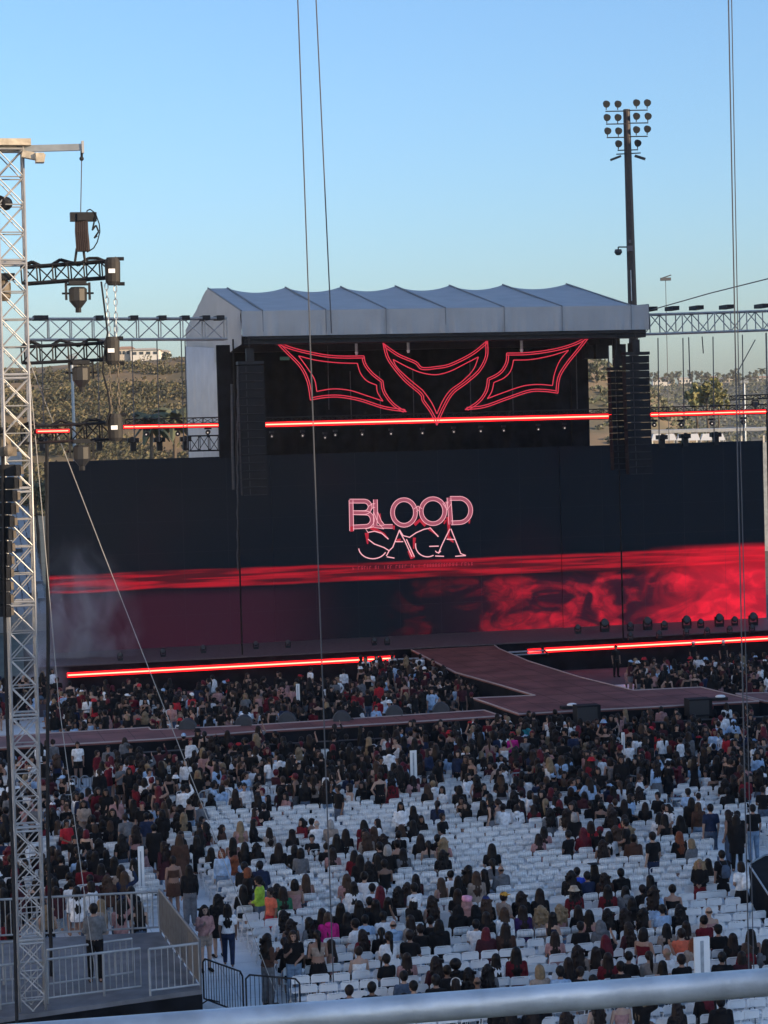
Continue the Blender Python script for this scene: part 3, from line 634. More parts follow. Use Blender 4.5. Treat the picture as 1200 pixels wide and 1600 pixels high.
# ---------------------------------------------------------------- video screens
def screen_mat(name, u0, u1, zlo, zhi, seed, right):
    m = bpy.data.materials.new(name); m.use_nodes = True; nt = m.node_tree; N = nt.nodes; L = nt.links; b = N['Principled BSDF']
    b.inputs['Base Color'].default_value = (.008,.009,.012,1); b.inputs['Roughness'].default_value = .6; b.inputs['Specular IOR Level'].default_value = .06
    tc = N.new('ShaderNodeTexCoord'); sp = N.new('ShaderNodeSeparateXYZ'); L.new(tc.outputs['Object'], sp.inputs[0])   # object X = metres along the whole wall, Z = metres up
    def M(op, a, c=0, d=None):
        n = N.new('ShaderNodeMath'); n.operation = op
        for i, x in enumerate((a, c, d)):
            if x is None: continue
            if isinstance(x, (int, float)): n.inputs[i].default_value = x
            else: L.new(x, n.inputs[i])
        n.use_clamp = False; return n.outputs[0]
    def ss(x, a, c):
        n = N.new('ShaderNodeMapRange'); n.interpolation_type = 'SMOOTHSTEP'; L.new(x, n.inputs[0]); n.inputs[1].default_value = a; n.inputs[2].default_value = c; return n.outputs[0]
    X = sp.outputs[0]; Z = sp.outputs[2]
    def nz(sx, sz, scale, detail, dist=0, off=0):
        c = N.new('ShaderNodeCombineXYZ'); L.new(M('MULTIPLY', X, sx), c.inputs[0]); L.new(M('MULTIPLY', Z, sz), c.inputs[2]); c.inputs[1].default_value = off
        n = N.new('ShaderNodeTexNoise'); n.inputs['Scale'].default_value = scale; n.inputs['Detail'].default_value = detail; n.inputs['Distortion'].default_value = dist; L.new(c.outputs[0], n.inputs[0]); return n.outputs[0]
    streak = ss(nz(.2, 4.2, 1.0, 7, .5, seed), .38, .66); wav = M('MULTIPLY', M('SUBTRACT', nz(.12,.0,1,2,0,9), .5), .5)
    Zw = M('ADD', Z, wav)
    band = M('MULTIPLY', ss(Zw, 3.15, 3.3), M('SUBTRACT', 1, ss(Zw, 4.1, 4.25)))
    band = M('MULTIPLY', band, M('ADD', M('MULTIPLY', streak, .9), .16))
    low = M('SUBTRACT', 1, ss(Zw, 2.6, 3.3))
    smk = M('MULTIPLY', ss(nz(.24,.5,1.0,12,1.6,2.7), .42, .6), M('ADD', .35, ss(nz(.9,1.3,1.0,9,1.2,8.1), .35, .7))); grow = ss(X, 18, 31)
    solid = M('MULTIPLY', ss(M('ADD', X, M('MULTIPLY', nz(.45,.5,1,9,1.2,4), 8)), 37.5, 42.5), M('SUBTRACT', 1, ss(Zw, 4.1, 4.5)))
    r1 = M('MULTIPLY', band, .5); r2 = M('MULTIPLY', M('MULTIPLY', M('MULTIPLY', smk, low), grow), .5); r3 = M('MULTIPLY', solid, .5)
    red = M('ADD', M('ADD', r1, r2), r3)
    plum = M('MULTIPLY', M('MULTIPLY', low, M('ADD', M('SUBTRACT', 1, ss(X, 10, 17)), M('MULTIPLY', grow, 1.0))), .036)
    top = M('MULTIPLY', ss(nz(.15,.15,1,3,0,5.5), .45, .8), .006)
    cr = N.new('ShaderNodeCombineXYZ')
    L.new(M('ADD', M('ADD', red, plum), M('ADD', .002, top)), cr.inputs[0]); L.new(M('ADD', M('MULTIPLY', red, .012), M('ADD', .0045, M('MULTIPLY', plum, .1))), cr.inputs[1])
    L.new(M('ADD', M('MULTIPLY', red, .03), M('ADD', .009, M('MULTIPLY', plum, .32))), cr.inputs[2])
    L.new(cr.outputs[0], b.inputs['Emission Color']); b.inputs['Emission Strength'].default_value = .47; return m
US0 = uv(onv(78,1000,VS))[0]; US1 = uv(onv(1197,1000,VS))[0]
def screen(pxa, pxb, v, ztop, seed, label):
    ua = uv(onv(pxa,1000,VS))[0]; ub = uv(onv(pxb,1000,VS))[0]
    o = empty('video_screen', st(ua, v, ZS+.06)); o.rotation_euler = (0,0,YAW); tag(o, label, 'video screen', 'video screens behind the stage')
    b = MB(); X3 = (Vector((1,0,0)), Vector((0,1,0)), ZA); W_ = ub-ua; H_ = ztop-ZS-.06
    n = max(1, round(W_/2.5)); b.box((W_/2, 0, H_/2), (W_-.006, .12, H_), X3)
    p = b.build('display_panel', None or screen_mat('screen_picture_%d' % seed, ua, ub, 0, 0, seed, 0), o)
    # picture coordinates run along the whole wall
    me = p.data; sh_ = ua-US0
    for vt in me.vertices: vt.co.x += sh_
    p.location.x = -sh_
    b = MB(); b.box((W_/2, .3, H_/2), (W_-.1, .4, H_-.15), X3); b.build('rear_frame', BLK, o)
    b = MB()
    for k in range(1, n): b.box((W_*k/n, -.062, H_/2), (.008,.01,H_-.02), X3)
    for k in range(1, 6): b.box((W_/2, -.064, H_*k/6), (W_-.02,.008,.006), X3)
    b.build('panel_joints', mat('joint_black', (.009,.010,.013), .8, emit=(.3,.35,.6), es=.012), o)
    return o
zt = onv(600,706,VS).z
scl = screen(78, 430, VS, zt, 1, 'left part of the video wall, dark with smoky plum lower half')
scc = screen(430.6, 880, VS+.05, zt, 1, 'middle part of the video wall showing the BLOOD SAGA title')
scr = screen(880.6, 1197, VS-.05, zt, 1, 'right part of the video wall, glowing red at its right end')
# title artwork on the middle screen (flat, on its surface)
TI = mat('title_pink', (.02,.01,.01), .5, emit=(.5,.1,.16), es=.42); TE = mat('title_edge', (.02,.01,.01), .5, emit=(1,.46,.52), es=.6); TR = mat('title_red', (.02,.01,.01), .5, emit=(.75,.01,.04), es=.36)
def ribbon(b, pts, wd, v, close=False, w2=None):
    P = [onv(500+x/4, 740+y/4, v) for x, y in pts]; n = len(P); Ls = []; Rs = []; k = wd/4/ (FOC/121)/2
    for i in range(n):
        a = P[i-1] if (i or close) else P[i]; c = P[(i+1) % n] if (i < n-1 or close) else P[i]; d = (c-a).normalized(); s = d.cross(VA)
        kk = k if w2 is None else k*(1-(i/(n-1)))+ (w2/4/(FOC/121)/2)*(i/(n-1)); Ls.append(P[i]+s*kk); Rs.append(P[i]-s*kk)
    V_ = Ls+Rs; F = [(i, i+1, n+i+1, n+i) for i in range(n-1)]+([(n-1, 0, n, 2*n-1)] if close else [])
    V2 = V_+[p+VA*.004 for p in V_]; F2 = F+[tuple(reversed([x+2*n for x in f])) for f in F]; b.add(V2, F2)
def arc(cx, cy, rx, ry, a0, a1, n=18): return [(cx+rx*math.cos(math.radians(a0+(a1-a0)*i/n)), cy+ry*math.sin(math.radians(a0+(a1-a0)*i/n))) for i in range(n+1)]
thick = [([(194,165),(198,358)],0),([(185,172),(275,172)]+arc(275,208,38,36,-90,90)+[(205,244)],0),([(205,244),(285,246)]+arc(285,288,42,42,-90,90)+[(205,334)],0),
         ([(346,162),(348,240),(372,300),(398,330),(455,330)],0),([(346,240),(346,330),(400,334)],0),(arc(525,243,72,80,0,360,28),1),(arc(706,235,74,78,0,360,28),1),([(806,150),(818,318)],0),([(812,155),(862,155)]+arc(870,230,72,76,-85,85)+[(820,308)],0),
         ([(595,230),(612,215),(632,230)],0),([(778,180),(795,215),(812,180)],0),([(310,215),(330,200),(345,200)],0)]
def title():
    t = MB(); e = MB(); rd = MB(); base = VS-.03
    for pts, cl in thick:
        ribbon(t, pts, 25, base-.02, bool(cl)); 
        off = []
        for s in (-1, 1):
            q = []; n = len(pts)
            for i in range(n):
                a = pts[i-1] if (i or cl) else pts[i]; c = pts[(i+1) % n] if (i < n-1 or cl) else pts[i]; dx, dy = c[0]-a[0], c[1]-a[1]; l = math.hypot(dx,dy) or 1
                q.append((pts[i][0]-dy/l*12*s, pts[i][1]+dx/l*12*s))
            ribbon(e, q, 4, base-.026, bool(cl))
    thin = [arc(390,340,60,40,190,120,8)[:1]+[(285,345),(300,368),(340,360),(385,372),(428,410)],[(300,410),(340,440),(400,462),(432,482)],arc(330,462,88,70,175,25,16),
            [(432,482),(455,460),(497,352)],[(497,352),(520,388),(560,398),(600,370),(650,348),(690,340),(740,395)],[(497,360),(530,420),(575,520)],[(540,410),(590,520)],
            arc(672,448,75,72,190,60,14),[(683,455),(742,453)],[(740,500),(765,440),(812,345)],[(818,345),(880,500),(912,512)],arc(738,482,16,12,0,180,6),[(432,482),(415,515)],[(418,520),(465,528)],[(720,515),(775,517)],[(845,517),(912,512)],[(792,410),(845,412)],[(468,425),(520,425)]]
    for pts in thin: ribbon(e, pts, 6.5, base-.028)
    for pts, a, c in (([(320,335),(345,350),(400,378),(425,405)],30,6),([(590,320),(625,290),(660,325)],22,22),([(680,340),(705,362),(740,390)],22,6),([(800,270),(806,345),(800,410)],24,10),([(292,370),(298,440)],26,8),([(480,420),(505,410)],22,10),([(560,480),(580,530)],30,30),
            ([(196,330),(200,362)],20,20),([(460,325),(462,350)],16,10),([(805,400),(835,430)],26,8),([(590,400),(585,470)],20,8),([(372,250),(380,300)],14,6),([(785,290),(775,315)],14,8),([(935,290),(932,312)],12,8)):
        ribbon(rd, pts, a, base-.024, w2=c)
    t.cur = 0
    lg = t.build('title_fill', TI); ed = e.build('title_outline', TE); dr = rd.build('title_drips', TR)
    # small illegible lettering under the title
    w = MB(); rr = random.Random(4); x = 205
    while x < 955:
        wd = rr.choice((10,12,14,16)); yy = 592-(x-205)*.037
        if rr.random() < .12: x += 16; continue
        ribbon(w, [(x, yy-10),(x, yy+10)], 3, base-.022)
        if rr.random() < .7: ribbon(w, [(x, yy-9),(x+wd*.7, yy-9)], 3.5, base-.022)
        if rr.random() < .5: ribbon(w, [(x+wd*.4, yy-2),(x+wd*.4, yy+9)], 4, base-.022)
        x += wd+6
    sm = w.build('subtitle_lettering', mat('subtitle_red', (.02,.01,.01), .5, emit=(.42,.02,.05), es=.5))
    for o in (lg, ed, dr, sm): o.parent = scc; o.matrix_parent_inverse = (Matrix.Translation(scc.location) @ Matrix.Rotation(YAW, 4, 'Z')).inverted()
title()
# ---------------------------------------------------------------- neon wings sign
def catmull(P, n=7):
    out = []
    for i in range(len(P)-1):
        p0 = P[max(i-1,0)]; p1 = P[i]; p2 = P[i+1]; p3 = P[min(i+2,len(P)-1)]
        for k in range(n):
            t = k/n; out.append(tuple(.5*((2*p1[j])+(-p0[j]+p2[j])*t+(2*p0[j]-5*p1[j]+4*p2[j]-p3[j])*t*t+(-p0[j]+3*p1[j]-3*p2[j]+p3[j])*t**3) for j in (0,1)))
    out.append(P[-1]); return out
def c3(l): return [(280+x/3, 430+y/3) for x, y in l]
def c4(l): return [(640+x/3, 430+y/3) for x, y in l]
wingL = [c3([(432,292),(518,335),(640,365),(740,378),(866,378)]), c3([(866,378),(875,415),(905,455),(955,495)]), c3([(955,495),(965,545),(1005,600),(1065,640)]), c3([(1065,640),(960,625),(850,590),(760,573),(690,573),(615,585)]), c3([(615,585),(600,500),(565,430),(498,360),(432,292)])]
wingLi = [c3([(560,378),(640,398),(740,410),(835,413)]), c3([(835,413),(850,460),(880,495),(925,515)]), c3([(925,515),(930,550),(955,590)]), c3([(955,590),(880,565),(800,540),(720,533),(645,545)]), c3([(645,545),(635,490),(605,440),(560,378)])]
wingR = [c4([(860,268),(780,315),(680,345),(560,362),(455,365)]), c4([(455,365),(450,410),(420,455),(365,485)]), c4([(365,485),(355,540),(320,590),(260,630)]), c4([(260,630),(350,620),(450,585),(560,548),(630,545),(695,553)]), c4([(695,553),(705,480),(740,420),(800,345),(860,268)])]
wingRi = [c4([(745,352),(660,378),(570,395),(487,398)]), c4([(487,398),(475,445),(445,480),(395,503)]), c4([(395,503),(385,545),(365,578)]), c4([(365,578),(440,550),(530,520),(600,512),(670,517)]), c4([(670,517),(680,460),(705,400),(745,352)])]
cen = [c3([(955,318),(1030,370),(1110,405),(1205,433)])+c4([(125,430),(190,415),(290,365),(365,305)]), c4([(365,305),(365,380),(330,450),(270,505),(205,555),(165,620),(128,703)]), c4([(128,703),(95,640),(60,590),(0,545)])[:3]+[c3([(1150,600),(1080,530),(1010,460),(970,390),(955,318)])[k] for k in range(1,5)]]
cen[0] = c3([(955,318),(1030,370),(1110,405)])+c4([(60,432),(125,428),(190,415),(290,365),(365,305)])
cen[2] = c4([(128,703),(95,640),(60,590)])+c3([(1130,560),(1060,500),(1000,430),(970,380),(955,318)])
ceni = [c3([(1003,395),(1080,435)])+c4([(60,458),(125,466),(190,450),(260,415),(322,383)]), c4([(322,383),(300,440),(250,495),(190,540),(155,590),(128,650)]), c4([(128,650),(105,600),(70,550)])+c3([(1130,530),(1070,480),(1020,430),(1003,395)])]
def neon(label, loops):
    c = onv(*loops[0][0][0], 112.4); r = empty('neon_sign', c); tag(r, label, 'neon sign', 'neon outlines under the stage roof')
    for lp, nm in zip(loops, ('outer_outline','inner_outline')):
        pts = []
        for s in lp: pts += catmull(s)[:-1]
        cx = sum(p[0] for p in pts)/len(pts); cy = sum(p[1] for p in pts)/len(pts); n = len(pts)
        b = MB()
        for sc_ in (0, 1):
            q = []
            for i in range(n):
                a = pts[i-3]; e = pts[(i+3) % n]; dx, dy = e[0]-a[0], e[1]-a[1]; l = math.hypot(dx, dy) or 1; s = -1 if nm == 'outer_outline' else 1
                o_ = 3.2*sc_ if nm == 'outer_outline' else 0
                q.append((pts[i][0]-dy/l*o_*SGN, pts[i][1]+dx/l*o_*SGN))
            if nm == 'inner_outline' and sc_: continue
            b.tube([onv(x, y, 112.4) for x, y in q+q[:1]], .026, 5)
        keep(b.build(nm, NEON), r)
    b = MB(); pts = []
    for s in loops[0]: pts += catmull(s)[:-1]
    for k in range(0, len(pts), 12): b.cyl(onv(*pts[k],112.45), onv(*pts[k],112.9), .02)
    keep(b.build('support_bracket', BLK), r)
SGN = 1; neon('left neon wing outline glowing pink red under the roof', (wingL, wingLi))
neon('central V shaped neon outline glowing pink red', (cen, ceni))
SGN = -1; neon('right neon wing outline glowing pink red under the roof', (wingR, wingRi))
# ---------------------------------------------------------------- loudspeaker arrays
PAM = mat('loudspeaker_black', (.009,.010,.013), .8, noise=.25, scale=2, spec=.25); GRV = mat('cabinet_gap', (.022,.024,.028), .6)
def array(px0, px1, y0, y1, v, label, n=16):
    a = onv(px0,y0,v); c = onv(px1,y0,v); z0 = a.z; z1 = onv(px0,y1,v).z; W_ = (c-a).length; u = (uv(a)[0]+uv(c)[0])/2; h = (z0-z1)/n
    r = empty('line_array', st(u,v,z1)); tag(r, label, 'loudspeaker', 'hanging loudspeaker stacks')
    for i in range(n):
        z = z0-h*(i+.5); b = MB(); b.box(st(u,v+.25-.25*(i/n)**2,z), (W_,.55,h*.94)); cb = keep(b.build('cabinet', PAM), r)
        if i % 1 == 0:
            b = MB(); b.box(st(u,v-.04-.25*(i/n)**2,z-h*.42), (W_*.9,.02,h*.05)); b.box(st(u-W_*.2,v-.045-.25*(i/n)**2,z), (.03,.02,h*.7)); keep(b.build('grille_bar', GRV), r)
    b = MB(); b.box(st(u,v+.25,z0+.12), (W_*1.02,.7,.16)); b.box(st(u,v+.25,z0+.5), (W_*.3,.3,.7)); b.cyl(st(u,v+.25,z0+.5), st(u,v+.25,18.1), .03); keep(b.build('rigging_frame', BLK), r)
array(372,412,571,775,108.5,'tall black hanging loudspeaker stack at the left of the stage')
array(977,1014,556,742,108.5,'tall black hanging loudspeaker stack at the right of the stage')
array(954,978,580,735,109.6,'narrower black loudspeaker stack tucked behind the right one')
b = MB(); p0 = onv(370,640,107.9); pts = [onv(371+.6*math.sin(i), 572+i*5.4, 107.9) for i in range(60)]
o = MB(); o.tube(pts, .035); tag(o.build('cable_loom', DARK), 'dark cable loom down the left edge of the left loudspeaker stack', 'cable')
cable_obj('cable_loom', [onv(362,600,108),onv(363,700,108),onv(365,765,108)], .07, DARK, 'dark padded cable left of the left loudspeaker stack')
# ---------------------------------------------------------------- floodlight mast
def mast():
    Y = 150.; top = ony(979,171,Y); bot = ony(988,470,Y); base = top + (bot-top)*((top.z)/(top.z-bot.z)); r = empty('floodlight_mast', (base.x, Y, 0)); tag(r, 'tall brown floodlight mast rising behind the stage roof', 'floodlight mast')
    PM = mat('mast_brown', (.028,.02,.02), .6, noise=.2); b = MB(); b.cyl(base, top, .42, .24, n=12); keep(b.build('mast_pole', PM), r)
    LM = mat('lamp_bronze', (.02,.024,.028), .5)
    def lamp(px, py, tilt=0):
        p = ony(px, py, Y-.3); b = MB(); d = Vector((.15,-.75,-.35)).normalized(); b.cyl(p-d*.2, p+d*.15, .12, .25, n=12); b.sph(p-d*.05, .21); lo = keep(b.build('floodlight', LM), r)
        b = MB(); b.cyl(p, p-ZA*.42, .035); keep(b.build('bracket', LM), r)
    rows = (((947,162),(965,162),(994,160),(1011,160),174,172), ((948,183),(965,183),(994,181),(1012,181),194,192), ((949,204),(966,204),(994,202),(1011,201),215,213), (None,(966,224),(996,223),None,235,234))
    for row in rows:
        xs = [p for p in row[:4] if p]
        for p in xs: lamp(*p)
        b = MB(); yl, yr = row[4], row[5]; b.cyl(ony(xs[0][0]-1,yl,Y-.2), ony(978,yl-.5,Y-.2), .04); b.cyl(ony(980,yr+.5,Y-.2), ony(xs[-1][0]+1,yr,Y-.2), .04); keep(b.build('crossarm', LM), r)
    b = MB(); b.cyl(ony(963,241,Y-.2), ony(1001,239,Y-.2), .04); keep(b.build('crossarm', LM), r)
    for x, y, s in ((962,247,-1),(1000,246,1)):
        b = MB(); ax = Vector((s,0,-.35)).normalized(); b.box(ony(x,y,Y-.2), (.75,.4,.13), (ax, Vector((0,1,0)), ax.cross(Vector((0,1,0))))); keep(b.build('angled_floodlight', LM), r)
    b = MB(); b.tube([ony(980,386,Y-.3),ony(966,386,Y-.3),ony(966,390,Y-.3)], .05); keep(b.build('side_arm', LM), r)
    b = MB(); p = ony(966,393,Y-.3); b.loft([(p-ZA*.25,.14,.14),(p-ZA*.05,.28,.24),(p+ZA*.15,.22,.2)], 10); keep(b.build('side_floodlight', LM), r)
    b = MB(); b.box(ony(984.5,388,Y-.5), (.36,.2,.36), (Vector((1,0,0)),Vector((0,1,0)),ZA)); b.box(ony(984.5,377,Y-.5), (.14,.2,.2), (Vector((1,0,0)),Vector((0,1,0)),ZA)); keep(b.build('junction_box', mat('mast_box',(.12,.1,.11),.6)), r)
    b = MB(); b.cyl(ony(985.5,422,Y-.5), ony(987,470,Y-.5), .03); keep(b.build('conduit', GALV), r)
mast()
# ---------------------------------------------------------------- fixtures on and around the stage
proto = None
def floor_light(p, s, label, yaw=0):
    global proto
    if proto is None:
        r = empty('floor_light'); b = MB(); b.box((0,0,.1), (.5,.4,.2)); b.build('base', BLK, r)
        b = MB(); b.box((-.27,0,.4), (.06,.14,.5)); b.box((.27,0,.4), (.06,.14,.5)); b.box((0,0,.2), (.6,.12,.05)); b.build('yoke', BLK, r)
        b = MB(); b.sph((0,0,.58), (.25,.25,.3), 10, 8); b.cyl((0,-.1,.6), (0,-.34,.66), .19, .22, n=12); b.build('head', DARK, r); proto = r
    else: r = copy_tree(proto)
    r.location = p; r.scale = (s,)*3; r.rotation_euler = (0,0,yaw); tag(r, label, 'stage light', 'stage lights on the floor'); return r
ordn = names+['sixteenth','seventeenth','eighteenth']
for i, (x, y) in enumerate(((903,987),(945,984),(985,983),(1012,981),(1038,981),(1073,979),(1095,978),(1124,976),(1148,974),(1177,974))):
    floor_light(onz(x, y+3, ZS+.06), (.6,.85)[i % 2], 'dark stage light before the right screen, %s from the left' % ordn[i])
for i, (x, y) in enumerate(((188,1032),(255,1026),(318,1020),(400,1014),(450,1012),(585,1008),(605,1008),(985,1000),(1030,997),(1072,994),(1105,992),(1140,990),(1175,988))):
    floor_light(onz(x, y, ZS+.06), .5, 'low dark light near the stage front edge, %s from the left' % ordn[i])
for i, (x, y) in enumerate(((295,1169),(383,1163),(450,1158),(535,1156),(617,1147),(690,1142))):
    floor_light(onz(x, y+6, .35)*1, 1.6, 'dark covered light beside the left runway, %s from the left' % ordn[i])
def monitor(px, py, label):
    p = onz(px,py,0); r = empty('speaker_stack', p); tag(r, label, 'loudspeaker', 'speaker boxes before the catwalk')
    b = MB(); b.box((0,0,.6), (.75,.5,1.2)); b.build('lower_box', DARK, r); b = MB(); b.box((0,-.05,1.56), (1.0,.6,.72)); b.build('upper_box', PAM, r)
    b = MB(); b.box((0,-.36,1.56), (.86,.01,.58)); b.build('grille', GRV, r)
monitor(918,1174,'black speaker boxes stacked before the catwalk deck, left ones'); monitor(1092,1163,'black speaker boxes stacked before the catwalk deck, right ones')
for px, py, l in ((890,1107,'left'),(1122,1094,'right')):
    r = empty('deck_light', onz(px,py,1.56)); tag(r, 'low box light with white lens on the catwalk front, %s of two' % l, 'stage light'); b = MB(); b.box((0,0,.06), (.75,.35,.12)); b.build('box_housing', BLK, r); b = MB(); b.sph((.1,0,.15), (.22,.16,.08)); b.build('lens', WHITE, r)
for i, (x, y) in enumerate(((155,690),(208,691),(249,690),(290,689),(1034,686),(1070,684),(1118,682),(66,690))):
    p = onv(x, y, VS-.2); r = empty('top_light', p); tag(r, 'small black light fixed on the video wall top, %s from the left' % ordn[(1,2,3,4,5,6,7,0)[i]], 'stage light', 'lights on the video wall top')
    b = MB(); b.box((0,0,-.25), (.3,.3,.5)); b.build('base', BLK, r); b = MB(); b.box((0,0,.1), (.6,.4,.25)); b.cyl((0,0,.1),(0,-.35,.15),.16); b.build('head', BLK, r)
for i, (x, y) in enumerate(((229,671),(278,670),(325,668),(425,674),(473,673),(508,676),(524,672),(566,671),(611,670),(660,669),(709,667),(751,666),(787,665),(841,663),(882,661),(1022,656),(1064,656),(1112,654),(1161,652))):
    p = onv(x, y+7, 113.3); r = empty('hanging_light', p); tag(r, 'small lamp hanging under the red strip, near pixel column %s' % '' if False else 'small hanging lamp under the upper red strip, %s' % ('number counted from the left: ' + (ordn+['nineteenth'])[i]), 'stage light', 'lamps under the upper red strip')
    big = x < 330 or x > 1000
    b = MB(); b.box((0,0,.2), (.36 if big else .22,.2,.12)); b.build('base', BLK, r); b = MB(); b.cyl((0,.15,0),(0,-.15,-.03), .13 if big else .09, n=12); b.build('housing', BLK, r)
    b = MB(); b.cyl((0,-.155,-.03),(0,-.17,-.03), .04, n=10); b.build('lens', LAMPW, r)
b = MB(); b.box(onv(445,560,112.5), (.5,.1,.18)); o = b.build('exit_sign', mat('dim_green_sign', (.01,.02,.015), .6, emit=(.1,.3,.2), es=.06)); tag(o, 'tiny dim sign box on the black backdrop left of the neon', 'sign')
for i, (x, y0, y1) in enumerate(((512,560,640),(547,600,655),(593,600,660),(645,598,660),(734,580,650),(800,600,650),(900,560,640))):
    cable_obj('rigging_line', [onv(x,y0-20,114.5), onv(x+2,y1,114.5)], .025, DARK, 'thin rigging line before the black backdrop, %s from the left' % ordn[i], group='rigging lines')
for i, (x, y) in enumerate(((557,550),(638,547),(815,546),(1040-400+320,560))):
    p = onv(x, y, 113); r = empty('roof_spot', p); tag(r, 'small spotlight hanging from the roof grid, %s from the left' % ordn[i], 'stage light'); b = MB(); b.cyl((0,0,0),(0,0,.5),.08); b.box((0,0,.7),(.15,.15,.5)); b.build('housing', GALV if i < 3 else BLK, r); b = MB(); b.cyl((0,0,-.15),(0,0,0),.06,.1); b.build('lens', WHITE, r)
for i, (x, y, w_, h_) in enumerate(((918,541,.5,.7),(938,538,.7,.8),(967,538,.6,1.2),(990,536,.5,.5))):
    p = onv(x, y, 114.5); r = empty('rigged_box', p); tag(r, 'black rigging box under the right roof corner, %s from the left' % ordn[i], 'rigging box', 'rigging boxes'); b = MB(); b.box((0,0,-h_/2), (w_,.6,h_)); b.box((0,0,.3), (.1,.1,.6)); b.box((w_*.2,-.32,-h_*.4), (w_*.3,.06,h_*.4)); b.build('case', BLK, r)
# right side: small truss arm with light, near right edge
P = onv(1142,622,110); Q = onv(1230,618,110); truss('strip_truss', P, Q, .3,.22,.03,.4,BLK,'small black arm with lamp at the right edge above the strip',group=GS)
moving_head(1180, 625, 106.5, .5, 'small dark light under the black arm at right edge', 'lights under the dark trusses')
# ---------------------------------------------------------------- foreground handrail
def handrail():
    a = O + ray(250,1612)*(4.38/FOC); c = O + ray(1260,1524)*(4.62/FOC); z = (a.z+c.z)/2; a.z = c.z = z; d = c-a; a -= d*1.2; c += d*.5
    r = empty('handrail', a); tag(r, 'thick grey painted handrail pipe close to the camera along the bottom', 'handrail')
    hm = mat('galvanised_rail', (.5,.54,.58), .48, .45, noise=.16, scale=11, bump=.15)
    b = MB(); b.cyl(a, c, .0295, n=40); keep(b.build('pipe', hm, smooth=True), r)
    for t in (.05, .93):
        p = a+(c-a)*t; b = MB(); b.cyl(p-ZA*1.1, p-ZA*.027, .024, n=20); keep(b.build('post', hm, smooth=True), r)
handrail()
# ---------------------------------------------------------------- people
def evalmesh(me, mods, name):
    o = bpy.data.objects.new('tmp', me); COL.objects.link(o)
    for t, kw in mods:
        md = o.modifiers.new(t, t)
        for k, v in kw.items(): setattr(md, k, v)
    dg = bpy.context.evaluated_depsgraph_get(); dg.update()
    n = bpy.data.meshes.new_from_object(o.evaluated_get(dg)); n.name = name; bpy.data.objects.remove(o); bpy.data.meshes.remove(me)
    n.materials.clear(); n.polygons.foreach_set('use_smooth', [True]*len(n.polygons)); return n
PH = mat('placeholder', (.5,.5,.5))
def rem(b, name, vox, ratio, sm=2, disp=0):
    n = evalmesh(b.mesh('t', PH), [('REMESH', dict(mode='VOXEL', voxel_size=vox)), ('SMOOTH', dict(iterations=sm, factor=.5)), ('DECIMATE', dict(ratio=ratio))], name)
    n.materials.append(PH); return n
V3 = Vector
# pose: base 's' stand / 'w' walk / 'c' sit ; arms: (left elbow, left wrist, right elbow, right wrist) relative to shoulders
ARM = {'down': ((-.05,-.02,-.28),(-.04,.06,-.53)), 'phone': ((-.03,-.02,-.27),(.07,.2,-.12)), 'front': ((-.05,.02,-.27),(.11,.2,-.36)), 'lap': ((-.05,.05,-.26),(.06,.27,-.36)),
       'up': ((-.14,.06,.08),(-.05,.1,.32)), 'hip': ((-.16,-.06,-.22),(-.02,.03,-.42)), 'hair': ((-.16,.08,.06),(.02,0,.2))}
POSE = {'stand': ('s','down','down'), 'phone': ('s','front','phone'), 'hands': ('s','front','front'), 'walk': ('w','down','down'), 'hip': ('s','hip','down'), 'armup': ('s','down','up'),
        'sit': ('c','lap','lap'), 'sitphone': ('c','lap','phone'), 'situp': ('c','lap','up'), 'sithair': ('c','hair','hair')}
def joints(base):
    dz = -.37 if base == 'c' else 0
    J = {'dz': dz, 'sh': [V3((-.165,0,1.36+dz)), V3((.165,0,1.36+dz))], 'head': V3((0,.025,1.565+dz))}
    if base == 's': J['leg'] = [[V3((s*.09,0,.9)), V3((s*.1,.02,.48)), V3((s*.105,-.02,.09)), V3((s*.13,.14,.04))] for s in (-1,1)]
    elif base == 'w': J['leg'] = [[V3((-.09,0,.9)), V3((-.1,.2,.52)), V3((-.1,.22,.1)), V3((-.11,.37,.06))], [V3((.09,0,.9)), V3((.1,-.02,.49)), V3((.1,-.27,.15)), V3((.11,-.15,.04))]]
    else: J['leg'] = [[V3((s*.09,.02,.53)), V3((s*.13,.44,.52)), V3((s*.12,.42,.1)), V3((s*.13,.58,.05))] for s in (-1,1)]
    return J
def armpts(J, k, nm):
    e, w_ = ARM[nm]; s = -1 if k == 0 else 1; sh_ = J['sh'][k]
    return sh_, sh_+V3((-e[0]*s, e[1], e[2])), sh_+V3((-w_[0]*s, w_[1], w_[2]))
def torso(b, dz, k=1.0, lo=.84, hi=1.425, belly=0):
    for c in ((.84,.158,.118),(.93,.165,.12),(1.02,.145,.108),(1.1,.132,.1),(1.22,.15,.112),(1.32,.168,.108),(1.385,.13,.085),(1.425,.07,.06)): pass
    R = [(z, rx, ry) for z, rx, ry in ((.84,.158,.118),(.93,.168,.122),(1.02,.145,.108),(1.1,.132,.1),(1.22,.15,.112),(1.32,.168,.108),(1.385,.13,.085),(1.425,.07,.06)) if lo-.001 <= z <= hi+.001]
    b.loft([(V3((0,0,z+dz)), rx*k+.004, ry*k+.004) for z, rx, ry in R], 16)
BC = {}
